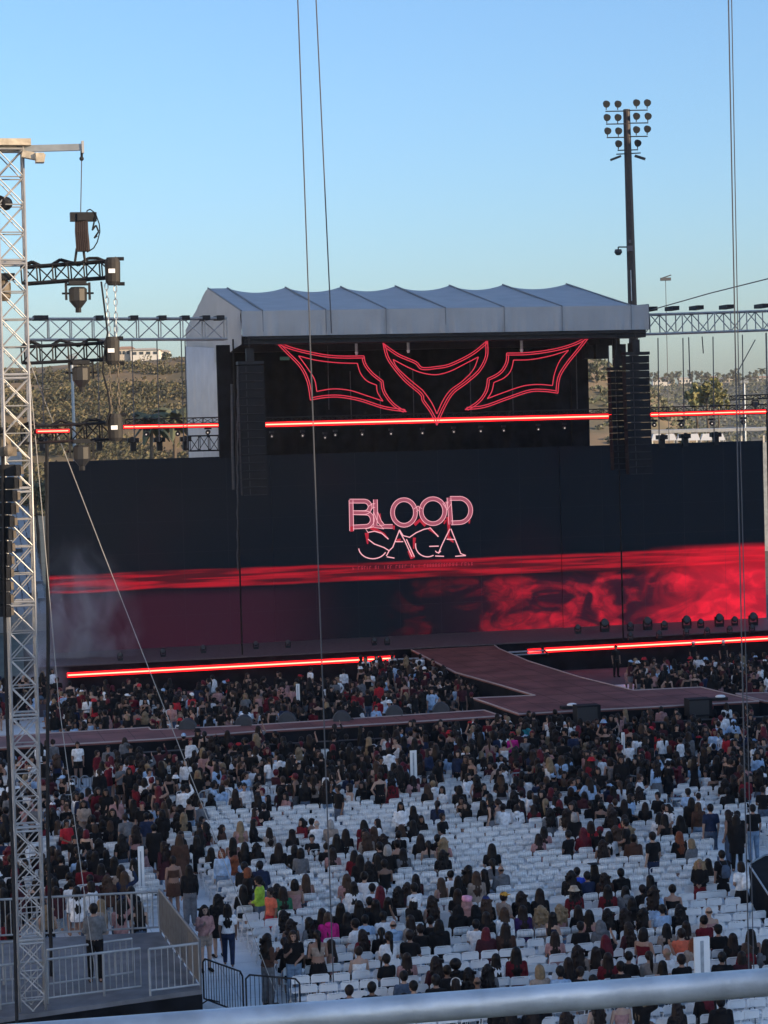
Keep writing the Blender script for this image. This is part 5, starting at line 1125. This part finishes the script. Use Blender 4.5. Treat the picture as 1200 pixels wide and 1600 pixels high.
# ---------------------------------------------------------------- people on their feet (x, y of feet, facing in degrees from the stage direction, pose ...)
ST = [
 (123,1226,180,'stand','bun','b','tee','W','shorts','K','woman in white tee and dark shorts standing alone before the black wall at left',{}),
 (171,1232,180,'hands','short','k','hoodie','G','trousers','K','person in grey hoodie beside the black wall left of two at left',{}),
 (206,1232,180,'stand','short','k','tee','K','trousers','K','guard in black cap standing at the black wall, left side',{'hat':'cap','hatc':'K'}),
 (162,1264,5,'stand','straight','k','tee','W','skirt','K','woman from behind, long dark hair, white tee, black skirt, in left aisle',{}),
 (187,1250,-70,'phone','wavy','k','tank','R','skirt','R','woman in dark red dress turned right among the left aisle crowd',{}),
 (200,1256,20,'phone','short','b','tee','W','trousers','G','person in white top next to the dark red dress',{}),
 (133,1330,175,'hands','wavy','k','long','T','skirt','T','woman in beige sweater dress and sunglasses facing the camera, left aisle',{}),
 (124,1318,150,'stand','long','b','long','W','trousers','D','person in white sleeves just behind the beige sweater dress',{}),
 (155,1310,200,'stand','wavy','k','long','R','trousers','K','woman in dark red top right of the beige sweater dress',{}),
 (168,1312,170,'stand','long','k','coat','K','trousers','K','dark haired person in black coat between red top and black dress',{}),
 (178,1345,180,'armup','wavy','k','long','K','skirt','K','woman in black dress with one arm raised, left aisle',{}),
 (198,1356,10,'stand','short','b','tee','G','trousers','D','person with grey backpack and jeans seen from behind in left aisle',{'bag':'G'}),
 (231,1352,-5,'stand','short','k','long','N','wide','G','person in navy jersey and pale grey trousers, left aisle',{}),
 (214,1373,15,'phone','wavy','b','tank','S','shorts','K','woman in patterned top, dark shorts and tall boots, left aisle',{}),
 (243,1374,-20,'stand','short','k','coat','K','trousers','K','tall person in long black coat, left aisle',{}),
 (256,1350,-30,'phone','bob','k','hoodie','K','trousers','K','person in black hoodie beside the long black coat',{}),
 (283,1402,0,'stand','straight','l','coat','b','shorts','d','woman with very long brown hair, brown top, blue denim shorts',{'h':1.08}),
 (259,1404,30,'walk','wavy','b','long','M','skirt','M','person in dark maroon clothes left of the denim shorts woman',{}),
 (273,1432,5,'stand','short','b','crop','b','skirt','b','woman in strapless brown dress, bare back, left aisle',{}),
 (298,1447,0,'stand','straight','k','long','K','wide','G','woman with long black hair, black top, grey trousers, left aisle',{}),
 (349,1418,160,'stand','bob','a','long','L','trousers','d','woman with red brown hair in light blue shirt facing camera',{}),
 (389,1452,-90,'hands','bob','a','coat','K','skirt','D','short orange haired woman in black jacket turned right',{}),
 (322,1518,190,'phone','wavy','k','long','S','shorts','T','woman in pink floral blouse and shorts near platform corner',{}),
 (358,1512,-10,'walk','long','k','tee','W','trousers','N','woman in white tee and navy jeans walking with white shoes',{'bag':None,'sh_':'W'}),
 (343,1496,10,'stand','wavy','k','coat','K','skirt','K','dark clothed person partly hidden behind the white tee woman',{}),
 (408,1470,60,'hands','short','k','long','H','trousers','D','worker in yellow green safety vest and dark cap',{'hat':'cap','hatc':'K'}),
 (425,1480,120,'stand','bun','b','tee','O','skirt','Q','person in orange red beside the safety vest worker',{'h':.92}),
 (420,1572,-60,'phone','wavy','k','long','b','wide','G','woman in brown patterned top and grey trousers, bottom left aisle',{}),
 (461,1567,175,'phone','long','b','tee','K','trousers','d','woman in black patterned tee and pale jeans facing camera',{}),
 (499,1567,0,'hands','pony','k','crop','T','skirt','K','woman with long braid, tan crop top, black skirt, hands joined',{}),
 (628,1336,180,'hands','long','k','long','W','skirt','K','woman in white blouse standing alone in the middle rows',{}),
 (515,1278,10,'stand','bob','b','tee','W','shorts','R','person in white tee with strap and dark red shorts',{}),
 (612,1278,20,'stand','wavy','k','long','L','trousers','G','person in lavender blue dress by the sign pole',{}),
 (597,1270,0,'stand','long','b','long','R','trousers','D','long haired person in dark red left of the lavender dress',{}),
 (622,1276,-10,'stand','wavy','b','tank','T','skirt','T','person in tan dress between lavender dress and sign pole',{}),
 (478,1292,15,'stand','long','k','long','K','trousers','D','person in dark top and jeans standing left of the middle cable',{}),
 (492,1288,-15,'stand','straight','b','tank','T','trousers','K','bare armed person standing beside dark jeans person',{}),
 (590,1265,10,'stand','long','l','crop','T','trousers','G','brown haired person in crop top standing left of lavender dress',{}),
 (885,1252,0,'stand','wavy','k','tee','L','shorts','K','person in light blue tee standing in right aisle entrance',{}),
 (857,1250,15,'stand','long','b','tank','K','wide','d','person in black tank and pale jeans left of light blue tee',{}),
 (930,1254,180,'hands','short','k','long','G','trousers','K','guard in grey shirt and black trousers, hands folded, right aisle',{'h':1.08,'hat':'cap','hatc':'K'}),
 (956,1262,-100,'phone','short','b','hoodie','G','trousers','D','person in grey hoodie with jeans at the right barrier',{}),
 (972,1264,170,'stand','bob','b','coat','K','trousers','K','person in black coat right of the grey hooded one',{'h':1.1}),
 (1006,1262,10,'stand','wavy','k','coat','G','trousers','K','person in grey striped jacket and black boots, right aisle',{}),
 (1027,1265,15,'armup','wavy','b','long','L','skirt','G','woman in light blue denim jacket and grey skirt, right aisle',{}),
 (1082,1330,-20,'stand','long','k','coat','K','trousers','K','woman in long black coat with red scarf, right aisle',{}),
 (1093,1337,0,'walk','straight','l','long','b','trousers','d','woman with long blond brown hair and pale jeans walking',{}),
 (1112,1350,-5,'walk','short','k','tee','N','trousers','D','man in navy tee and jeans walking beside the blond woman',{'h':1.08}),
 (980,1372,60,'hands','short','k','tee','K','trousers','K','man in black tee left of the other standing man, middle right',{'h':1.04}),
 (1022,1400,20,'stand','short','k','tee','K','trousers','N','tall man in black tee and navy trousers, middle right',{'h':1.08}),
 (1095,1436,150,'hands','curly','y','long','K','longskirt','R','curly blond woman in black top and dark red skirt',{}),
 (1130,1426,5,'stand','short','k','tee','K','skirt','K','woman in black dress with patterned backpack and bare legs',{'bag':'D'}),
 (1160,1444,10,'phone','bob','b','tee','W','skirt','K','woman in white tee and black skirt with white backpack',{'bag':'W'}),
 (1178,1348,0,'stand','short','k','tee','K','trousers','d','man in black tee and light jeans at far right',{'h':1.05}),
 (1152,1362,-30,'stand','long','k','coat','K','trousers','K','person in black coat left of the light jeans man',{}),
 (1140,1352,40,'stand','wavy','b','tank','K','trousers','D','dark haired person standing before the black box platform',{}),
 (802,1212,0,'stand','bun','b','long','F','shorts','T','person in white and hot pink jacket standing near the catwalk',{}),
 (788,1210,5,'stand','long','k','long','W','trousers','K','person in white shirt left of the hot pink jacket',{}),
 (824,1196,20,'stand','bob','b','hoodie','C','trousers','K','person in teal hoodie standing close to the catwalk wall',{}),
 (740,1202,180,'armup','straight','y','tank','T','skirt','W','blond woman in white dress standing right of the centre rows',{}),
 (690,1196,180,'stand','short','k','coat','M','trousers','K','person in dark maroon coat standing at centre by the black wall',{'h':1.08}),
 (648,1190,170,'stand','short','k','tee','K','trousers','K','guard in black uniform and cap behind the centre wall',{'hat':'cap','hatc':'K'})]
for x, y, ang, pose, h_, hc, tp, tc, bt, bc, lab, kw in ST:
    kw = {k: v for k, v in kw.items() if v is not None}; kw.setdefault('h', R_.uniform(.95,1.02))
    person(onz(x, y, 0), YAW+math.radians(ang), pose, h_, hc, tp, tc, bt, bc, lab, 'people standing on the floor', **kw)
pl = onz(150, 1535, .92)
person(pl, YAW-.1, 'hands', 'short', 'k', 'long', 'G', 'trousers', 'K', 'man in grey shirt standing on the railed platform, bottom left', 'people standing on the floor', h=1.08)
for x, y, lab, kw in ((677,1082,'guard in dark uniform beside the left stage steps',{}),(753,1092,'person in black crouched low against the catwalk wall',{'h':.85}),(1084,1052,'guard with white cap before the right stage front',{'hat':'cap','hatc':'W'}),(1131,1050,'guard with pale hood before the right stage front',{'hat':'beanie','hatc':'W'}),(963,1058,'guard in black standing left of the right pit crowd',{}),(91,1112,'guard with white shoulder patches near the smoke at left',{}),(1034,1147,'crew member in black crouching before the catwalk deck',{'h':.8})):
    person(onz(x,y,0), YAW+math.pi+R_.uniform(-.4,.4), 'stand', 'short', 'k', 'tee', 'K', 'trousers', 'K', lab, 'guards and crew', **kw)
# ---------------------------------------------------------------- the rest of the crowd, one mass
def arr(me, mat4=None):
    n = len(me.vertices); v = np.empty(n*3, np.float32); me.vertices.foreach_get('co', v); v = v.reshape(-1,3)
    ls = np.empty(len(me.polygons), np.int32); me.polygons.foreach_get('loop_total', ls); li = np.empty(len(me.loops), np.int32); me.loops.foreach_get('vertex_index', li); return v, ls, li
LOW = {}
def low(me):
    if me.name not in LOW:
        c = me.copy(); n = evalmesh(c, [('DECIMATE', dict(ratio=.22 if me.name.startswith('body') else .3))], me.name+'_low'); LOW[me.name] = arr(n)
    return LOW[me.name]
class Mass:
    def __init__(s): s.V = []; s.LT = []; s.LI = []; s.MI = []; s.n = 0; s.mats = []
    def mi(s, m_):
        if m_ not in s.mats: s.mats.append(m_)
        return s.mats.index(m_)
    def add(s, A3, M_, m_):
        v, lt, li = A3; a = np.array(M_, dtype=np.float32); s.V.append(v@a[:3,:3].T+a[:3,3]); s.LT.append(lt); s.LI.append(li+s.n); s.MI.append(np.full(len(lt), s.mi(m_), np.int32)); s.n += len(v)
    def build(s, name):
        V_ = np.concatenate(s.V); LT = np.concatenate(s.LT); LI = np.concatenate(s.LI); me = bpy.data.meshes.new(name)
        me.vertices.add(len(V_)); me.vertices.foreach_set('co', V_.ravel()); me.loops.add(len(LI)); me.loops.foreach_set('vertex_index', LI); me.polygons.add(len(LT))
        me.polygons.foreach_set('loop_start', np.concatenate([[0], np.cumsum(LT)[:-1]]).astype(np.int32))
        for m_ in s.mats: me.materials.append(m_)
        me.polygons.foreach_set('material_index', np.concatenate(s.MI)); me.polygons.foreach_set('use_smooth', [True]*len(LT)); me.update(calc_edges=True); me.validate(); return link(name, me)
def mass_person(ms, p, yaw, pose, h_, hc, tp, tc, bt, bc, h=1.0):
    M_ = Matrix.Translation(p) @ Matrix.Rotation(yaw, 4, 'Z') @ Matrix.Scale(h, 4); base = POSE[pose][0]; J = joints(base)
    ms.add(low(body_mesh(pose)), M_, SKM[R_.randrange(4)]); ms.add(low(hair_mesh(h_)), M_ @ Matrix.Translation(J['head']), cmat('hair', HC[hc][0], .5))
    ms.add(low(top_mesh(pose, tp)), M_, cmat('cloth', TC[tc][0], .9)); ms.add(low(bottom_mesh(base, bt)), M_, cmat('cloth', TC[bc][0], .9))
    if R_.random() < .05: ms.add(low(hat_mesh(R_.choice(('cap','bucket','beanie')))), M_ @ Matrix.Translation(J['head']), cmat('cloth', TC[R_.choice('WKKLQ')][0], .9))
HS = ('long','straight','wavy','bob','pony','short','short','bun'); HCs = 'kkkkkkkkkkkkkbbbbblyrk'; TPs = ('tee','long','tank','hoodie','tee'); TCs = 'KKKKKKKKKKKKKKWWWGRMMSNLQK'
def rnd(sd): return R_.choice(HS), R_.choice(HCs), R_.choice(TPs), R_.choice(TCs), R_.choice(('trousers','shorts','skirt')), R_.choice('KKKDdGT')
ms = Mass()
for s, h_, hc, tp, tc, hat in far:
    p = st(s[0]*DU+U0_, s[1]*DV+V0_, 0); x, y = pix(p); sit_ = R_.random() < (.66 if y < 1262 else .9)
    if h_ == 'hoodup': h_ = 'long'
    if tp == 'coat' : tp = 'long'
    mass_person(ms, p+V3((R_.uniform(-.12,.12), R_.uniform(-.2,.2), 0)), YAW+R_.gauss(0,.5)+(math.pi*R_.uniform(.5,1.5) if R_.random() < .3 else 0), R_.choice(('sit','sitphone')) if sit_ else R_.choice(('stand','phone','hands','hip','armup','stand')), h_, hc, tp, tc, R_.choice(('trousers','shorts','skirt')), R_.choice('KKKDdG'), R_.uniform(.92,1.06))
def scatter(poly, n, sitp, vmax=VF-1.1, vmin=0):
    xs = [p[0] for p in poly]; G = [onz(x, y, 0) for x, y in poly]; x0 = min(g_.x for g_ in G); x1 = max(g_.x for g_ in G); y0 = min(g_.y for g_ in G); y1 = max(g_.y for g_ in G); pts = []; tries = 0
    GP = [(g_.x, g_.y) for g_ in G]; FP = [[(q.x,q.y) for q in (onz(a, b_, zz) for a, b_ in PP)] for PP, zz in ((CW,1.55),(SRW,1.35))]
    while len(pts) < n and tries < n*60:
        tries += 1; x, y = R_.uniform(x0,x1), R_.uniform(y0,y1); u, v = uv(V3((x,y,0)))
        if v > vmax or not inpoly(x, y, GP) or any(inpoly(x, y, f_) for f_ in FP) or any((x-a)**2+(y-b_)**2 < .2 for a, b_ in pts[-400:]): continue
        pts.append((x, y)); h_, hc, tp, tc, bt, bc = rnd(0)
        mass_person(ms, V3((x,y,0)), YAW+R_.gauss(0,.6)+(math.pi*R_.uniform(.5,1.5) if R_.random() < .4 else 0), R_.choice(('sit','sitphone')) if R_.random() < sitp else R_.choice(('stand','phone','hands','hip')), h_, hc, tp, tc, bt, bc, R_.uniform(.92,1.04))
scatter([(84,1114),(300,1106),(520,1093),(650,1082),(712,1094),(750,1106),(745,1126),(600,1150),(400,1168),(80,1180)], 430, .72)
scatter([(560,1072),(640,1068),(735,1098),(640,1108),(560,1108)], 46, .0)
scatter([(-20,1150),(60,1120),(90,1090),(60,1080),(-30,1080)], 45, .4)
scatter([(975,1082),(1230,1064),(1230,1118),(1095,1114),(1010,1108)], 190, .5)
scatter([(845,1168),(1220,1150),(1220,1222),(960,1222),(880,1216),(850,1200)], 80, .1)
scatter([(150,1230),(250,1260),(270,1340),(215,1360),(160,1300)], 20, .0)
scatter([(640,1190),(850,1172),(850,1215),(650,1222)], 34, .0)
scatter([(960,1235),(1010,1238),(1050,1262),(1000,1262)], 8, .0); scatter([(1120,1240),(1215,1235),(1215,1300),(1150,1290)], 26, .15)
tag(ms.build('crowd'), 'dense crowd of dark haired fans filling the rows near the stage', 'crowd', kind='stuff')
# ---------------------------------------------------------------- folding chairs
CM = mat('white_chair_plastic', (.8,.81,.8), .35, noise=.1, scale=1.3)
X3 = (V3((1,0,0)), V3((0,1,0)), ZA)
def chair_parts():
    s = MB(); s.box((0,.02,.44), (.40,.38,.03), X3); s.box((0,.205,.43), (.38,.03,.05), X3); s.box((0,-.16,.435), (.36,.02,.04), X3)
    k = MB()
    for i in range(6):
        x = -.165+.066*i; yy = -.2-.025*(1-(x/.2)**2); k.box((x,yy,.735), (.069,.016,.15), (V3((1,-x*.3,0)).normalized(), V3((x*.3,1,0)).normalized(), ZA))
    pts = [V3((-.2,-.2,.64)), V3((-.205,-.21,.79)), V3((-.17,-.222,.83)), V3((0,-.245,.838)), V3((.17,-.222,.83)), V3((.205,-.21,.79)), V3((.2,-.2,.64))]; k.tube(pts, .0135, 6)
    f = MB()
    for x in (-.205,.205):
        f.tube([V3((x,-.2,.66)), V3((x,-.13,.45)), V3((x,.2,.01))], .0125, 6); f.tube([V3((x*.93,.17,.42)), V3((x*.93,-.24,.01))], .0125, 6)
    f.cyl((-.2,.12,.13),(.2,.12,.13),.01); f.cyl((-.19,-.18,.08),(.19,-.18,.08),.01); f.box((0,-.205,.655), (.39,.015,.02), X3)
    return s.mesh('seat', CM), k.mesh('backrest', CM), f.mesh('frame', CM)
cs_, ck_, cf_ = chair_parts()
cp = empty('folding_chair'); link('seat', cs_, cp); link('backrest', ck_, cp); link('frame', cf_, cp); first = True
chairs = sorted(seats, key=lambda s: s[1]); vis = []
for s in chairs:
    p, x, y = seats[s]
    if s in taken and (R_.random() < .35 and y < 1500): continue
    if -30 < x < 1230 and y < 1650: vis.append(s)
def hidden(s):   # fully behind the platform or beyond the picture
    p, x, y = seats[s]; return x < -15 or x > 1215 or (x < 60 and y > 1440)
vis = [s for s in vis if not hidden(s)]
indiv = [s for s in vis if s not in taken][:230]; si = set(indiv); occ = [s for s in vis if s in taken][:70]; si |= set(occ)
cm = Mass(); ca = [arr(x) for x in (cs_, ck_, cf_)]
for s in vis:
    p, x, y = seats[s]; a = YAW+R_.gauss(0,.055); q = p+V3((R_.gauss(0,.014), R_.gauss(0,.035), 0))
    if s in si:
        r = cp if first else copy_tree(cp); first = False; r.location = q; r.rotation_euler = (0,0,a)
        tag(r, ('occupied' if s in taken else 'empty')+' white folding chair, '+rel(*s), 'chair', 'white folding chairs on the floor')
    else:
        M_ = Matrix.Translation(q) @ Matrix.Rotation(a, 4, 'Z')
        for A3 in ca: cm.add(A3, M_, CM)
tag(cm.build('folding_chairs'), 'many white folding chairs in rows further from the camera', 'chairs', kind='stuff')
# ---------------------------------------------------------------- platform with railings
GALD = mat('dull_galvanised', (.14,.15,.165), .6, .2, noise=.15)
def platform():
    z = .92; P = [onz(x, y, z) for x, y in ((-90,1474),(250,1456),(316,1546),(235,1557),(75,1580),(-90,1604))]; c = P[2]; r = empty('viewing_platform', (c.x,c.y,0)); tag(r, 'raised grey viewing platform with ramp and railings at bottom left', 'platform')
    b = MB(); b.prism([(p.x,p.y) for p in P], 0, z-.11); keep(b.build('skirt', BLKM), r)
    b = MB(); b.prism([(p.x,p.y) for p in P], z-.105, z); keep(b.build('deck', mat('platform_deck', (.12,.12,.13), .7, noise=.25, scale=2)), r)
    def rail(a, e, z0, h, sp, nm='railing', mt=ALUD, mid=False):
        a = onz(*a, z0) if not isinstance(a, Vector) else a; e = onz(*e, z0) if not isinstance(e, Vector) else e; d = e-a; n = max(2, int(d.length/sp)); b = MB()
        b.cyl(a+ZA*h, e+ZA*h, .03, n=8); b.cyl(a+ZA*.12, e+ZA*.12, .025, n=8)
        for i in range(n+1): p = a+d*(i/n); b.cyl(p+ZA*(.1 if i % 9 else -.05), p+ZA*h, .013 if i % 9 else .03, n=6)
        keep(b.build(nm, mt), r)
    rail((-90,1474),(248,1456),z,1.02,.13); rail((251,1458),(314,1545),z,1.1,.09,mt=GALD); rail((235,1556),(312,1546),z,1.05,.14)
    rail((75,1568),(221,1549),z,.98,.14); rail((75,1546),(208,1527),z,.9,.14); rail((-90,1590),(70,1569),z,.98,.14); rail((-90,1545),(70,1535),z,.98,.15)
    b = MB(); a, e = onz(255,1460,z), onz(312,1544,z); m_ = (a+e)/2+ZA*.58; d = (e-a); n = d.normalized(); b.box(m_, (d.length,.01,.9), (n, n.cross(ZA), ZA)); keep(b.build('mesh_panel', mat('mesh_infill', (.085,.09,.1), .7, noise=.1)), r)
platform()
def barrier(p0, p1, mt, label, h=1.08, cat='barrier', sp=.11):
    a = onz(*p0, 0); e = onz(*p1, 0); d = e-a; r = empty('crowd_barrier', a); tag(r, label, cat, 'crowd control barriers'); b = MB(); n = d.normalized()
    b.tube([a+ZA*.12, a+ZA*(h-.1), a+n*.1+ZA*h, e-n*.1+ZA*h, e+ZA*(h-.1), e+ZA*.12, a+ZA*.12], .021, 8); keep(b.build('frame', mt), r)
    b = MB(); k = int(d.length/sp)
    for i in range(1, k): b.cyl(a+d*(i/k)+ZA*.12, a+d*(i/k)+ZA*h, .009, n=5)
    keep(b.build('bars', mt), r); s = n.cross(ZA)
    for t in (.12, .88): p = a+d*t; b = MB(); b.tube([p-s*.3+ZA*.02, p+ZA*.14, p+s*.3+ZA*.02], .018); keep(b.build('foot', mt), r)
barrier((319,1568),(381,1592),BLK,'black crowd barrier beside the platform corner, left of two'); barrier((386,1596),(470,1604),BLK,'black crowd barrier low at the handrail, right of two')
barrier((312,1285),(362,1281),ALUD,'steel crowd barrier among the left rows beside the aisle'); barrier((383,1278),(424,1275),ALUD,'steel crowd barrier left of the middle rows')
barrier((798,1256),(846,1252),ALUD,'steel crowd barrier at the left side of the right aisle entrance'); barrier((940,1252),(1000,1262),ALUD,'steel crowd barrier at right of the aisle entrance')
barrier((1075,1238),(1112,1236),ALUD,'steel crowd barrier beside seats at far right'); barrier((75,1292),(120,1290),ALUD,'steel crowd barrier behind seats near the lattice tower')
for i in range(6):
    x = 92+i*17; barrier((x,1236-i*.5),(x+14,1235.6-i*.5),ALUD,'low grey barrier before the black wall at left, %s from the left' % names[i], h=.55)
for i in range(9):
    x0 = 86+i*70; barrier((x0,1150-i*4.3),(x0+66,1146-i*4.3),BLK,'black barrier between pit crowd and left runway, %s from the left' % names[i], sp=.3)
def signboard(px, yb, top, bw, bh, label, mt=WHITE, pole=.03):
    p = onz(px, yb, 0); r = empty('sign_board', p); tag(r, label, 'sign', 'white section signs'); b = MB(); b.cyl((0,0,.02), (0,0,top), pole, n=8); b.cyl((0,0,0),(0,0,.03), .2, n=14); b.build('pole', WHITE, r)
    b = MB(); b.box((0,-pole-.012,top-bh/2), (bw,.02,bh)); b.box((0,pole+.012,top-bh/2), (bw,.02,bh)); b.build('panel', mt, r)
    b = MB(); b.box((0,-pole-.024,top-bh/2), (bw*.22,.003,bh*.86)); b.build('stripe', GALV, r)
signboard(648,1266,2.1,.24,.98,'white vertical sign board on a pole in the middle rows'); signboard(975,1222,1.85,.12,1.1,'narrow white sign post behind the right aisle crowd'); signboard(467,1134,1.9,.16,.9,'white sign board in the pit crowd left of the catwalk')
signboard(223,1428,1.9,.16,1.75,'white sign post behind the platform railing'); signboard(1099,1604,2.0,.36,1.0,'large white sign board just above the handrail at right'); 
def blackbox():
    z = .98; P = [onz(x, y, z) for x, y in ((1170,1352),(1196,1337),(1320,1337),(1320,1430),(1214,1420))]; c = P[0]; r = empty('equipment_riser', (c.x,c.y,0)); tag(r, 'black riser with pale top edge at the right edge of the picture', 'riser')
    b = MB(); b.prism([(p.x,p.y) for p in P], 0, z); keep(b.build('body', BLKM), r); b = MB(); n = len(P)
    for i in range(n): b.cyl(P[i]+ZA*.03, P[(i+1) % n]+ZA*.03, .025)
    keep(b.build('edge_rail', GALV), r)
blackbox()
b = MB(); p = onz(160,1592,0); b.loft([(p,.5,.35),(p+ZA*.25,.42,.3),(p+ZA*.42,.2,.15)], 10); tag(b.build('covered_equipment', DARK), 'dark covered equipment lump at the platform foot', 'equipment')
for x, y, c, l in ((414,1440,'Q','bright red bag held beside the safety vest worker'),(1053,1222,'F','pink bag on the floor near the right aisle'),):
    p = onz(x+4,y+30,0); b = MB(); b.loft([(V3((0,0,.02)),.15,.1),(V3((0,0,.3)),.17,.12),(V3((0,0,.5)),.1,.06)], 12); o = b.build('bag', cmat('cloth', TC[c][0], .9), smooth=True); o.location = p; tag(o, l, 'bag')
# ---------------------------------------------------------------- smoke at the left of the stage
def smoke(name, c, size, dens, seed, label, col=(.55,.56,.62)):
    b = MB(); b.sph((0,0,0), (1,1,1), 16, 12); o = b.build(name, None); o.location = c; o.scale = size; tag(o, label, 'smoke', kind='stuff')
    m = bpy.data.materials.new('smoke_air'); m.use_nodes = True; nt = m.node_tree; nt.nodes.clear(); out = nt.nodes.new('ShaderNodeOutputMaterial'); pv = nt.nodes.new('ShaderNodeVolumePrincipled'); nt.links.new(pv.outputs[0], out.inputs[1])
    pv.inputs['Color'].default_value = (*col, 1); tc = nt.nodes.new('ShaderNodeTexCoord'); n = nt.nodes.new('ShaderNodeTexNoise'); n.inputs['Scale'].default_value = 1.7; n.inputs['Detail'].default_value = 5; n.inputs['Distortion'].default_value = 1.2
    mp = nt.nodes.new('ShaderNodeMapping'); mp.inputs['Location'].default_value = (seed, 0, 0); nt.links.new(tc.outputs['Object'], mp.inputs[0]); nt.links.new(mp.outputs[0], n.inputs[0])
    ln = nt.nodes.new('ShaderNodeVectorMath'); ln.operation = 'LENGTH'; nt.links.new(tc.outputs['Object'], ln.inputs[0])
    a = nt.nodes.new('ShaderNodeMapRange'); a.inputs[1].default_value = 1; a.inputs[2].default_value = .1; nt.links.new(ln.outputs['Value'], a.inputs[0])
    k = nt.nodes.new('ShaderNodeMapRange'); k.inputs[1].default_value = .46; k.inputs[2].default_value = .72; nt.links.new(n.outputs[0], k.inputs[0])
    mu = nt.nodes.new('ShaderNodeMath'); mu.operation = 'MULTIPLY'; a2 = nt.nodes.new('ShaderNodeMath'); a2.operation = 'POWER'; a2.inputs[1].default_value = 1.8; nt.links.new(a.outputs[0], a2.inputs[0]); nt.links.new(a2.outputs[0], mu.inputs[0]); nt.links.new(k.outputs[0], mu.inputs[1]); mv = nt.nodes.new('ShaderNodeMath'); mv.operation = 'MULTIPLY'; nt.links.new(mu.outputs[0], mv.inputs[0]); mv.inputs[1].default_value = dens
    nt.links.new(mv.outputs[0], pv.inputs['Density']); o.data.materials.clear(); o.data.materials.append(m); m.cycles.homogeneous_volume = False if hasattr(m.cycles, 'homogeneous_volume') else None
    return o
smoke('smoke', onv(120,985,115.2), (3.8,1.6,5.6), 5.0, 0, 'thin grey stage smoke rising before the left video screen')
smoke('smoke', onv(62,1065,111), (1.7,1.3,2.6), 5, 4, 'pale blue smoke drifting behind the lattice tower near the stage')
print('OBJS', len(bpy.data.objects), 'seated', len(seated), 'near', len(near), 'chairs', len(vis), 'indiv', len(si))

# ---------------------------------------------------------------- the air between here and the far ridge
HZ = MB(); HZ.box((150, 700, 33), (2300, 1900, 72), (V3((1,0,0)), V3((0,1,0)), ZA)); ho = HZ.build('haze', None)
hm_ = bpy.data.materials.new('haze_air'); hm_.use_nodes = True; hm_.node_tree.nodes.clear(); _o = hm_.node_tree.nodes.new('ShaderNodeOutputMaterial'); _p = hm_.node_tree.nodes.new('ShaderNodeVolumePrincipled')
_p.inputs['Color'].default_value = (.9,.92,.95,1); _p.inputs['Density'].default_value = .0001; hm_.node_tree.links.new(_p.outputs[0], _o.inputs[1]); ho.data.materials.clear(); ho.data.materials.append(hm_)
tag(ho, 'thin pale evening haze over the whole stadium and hills', 'haze', kind='stuff')
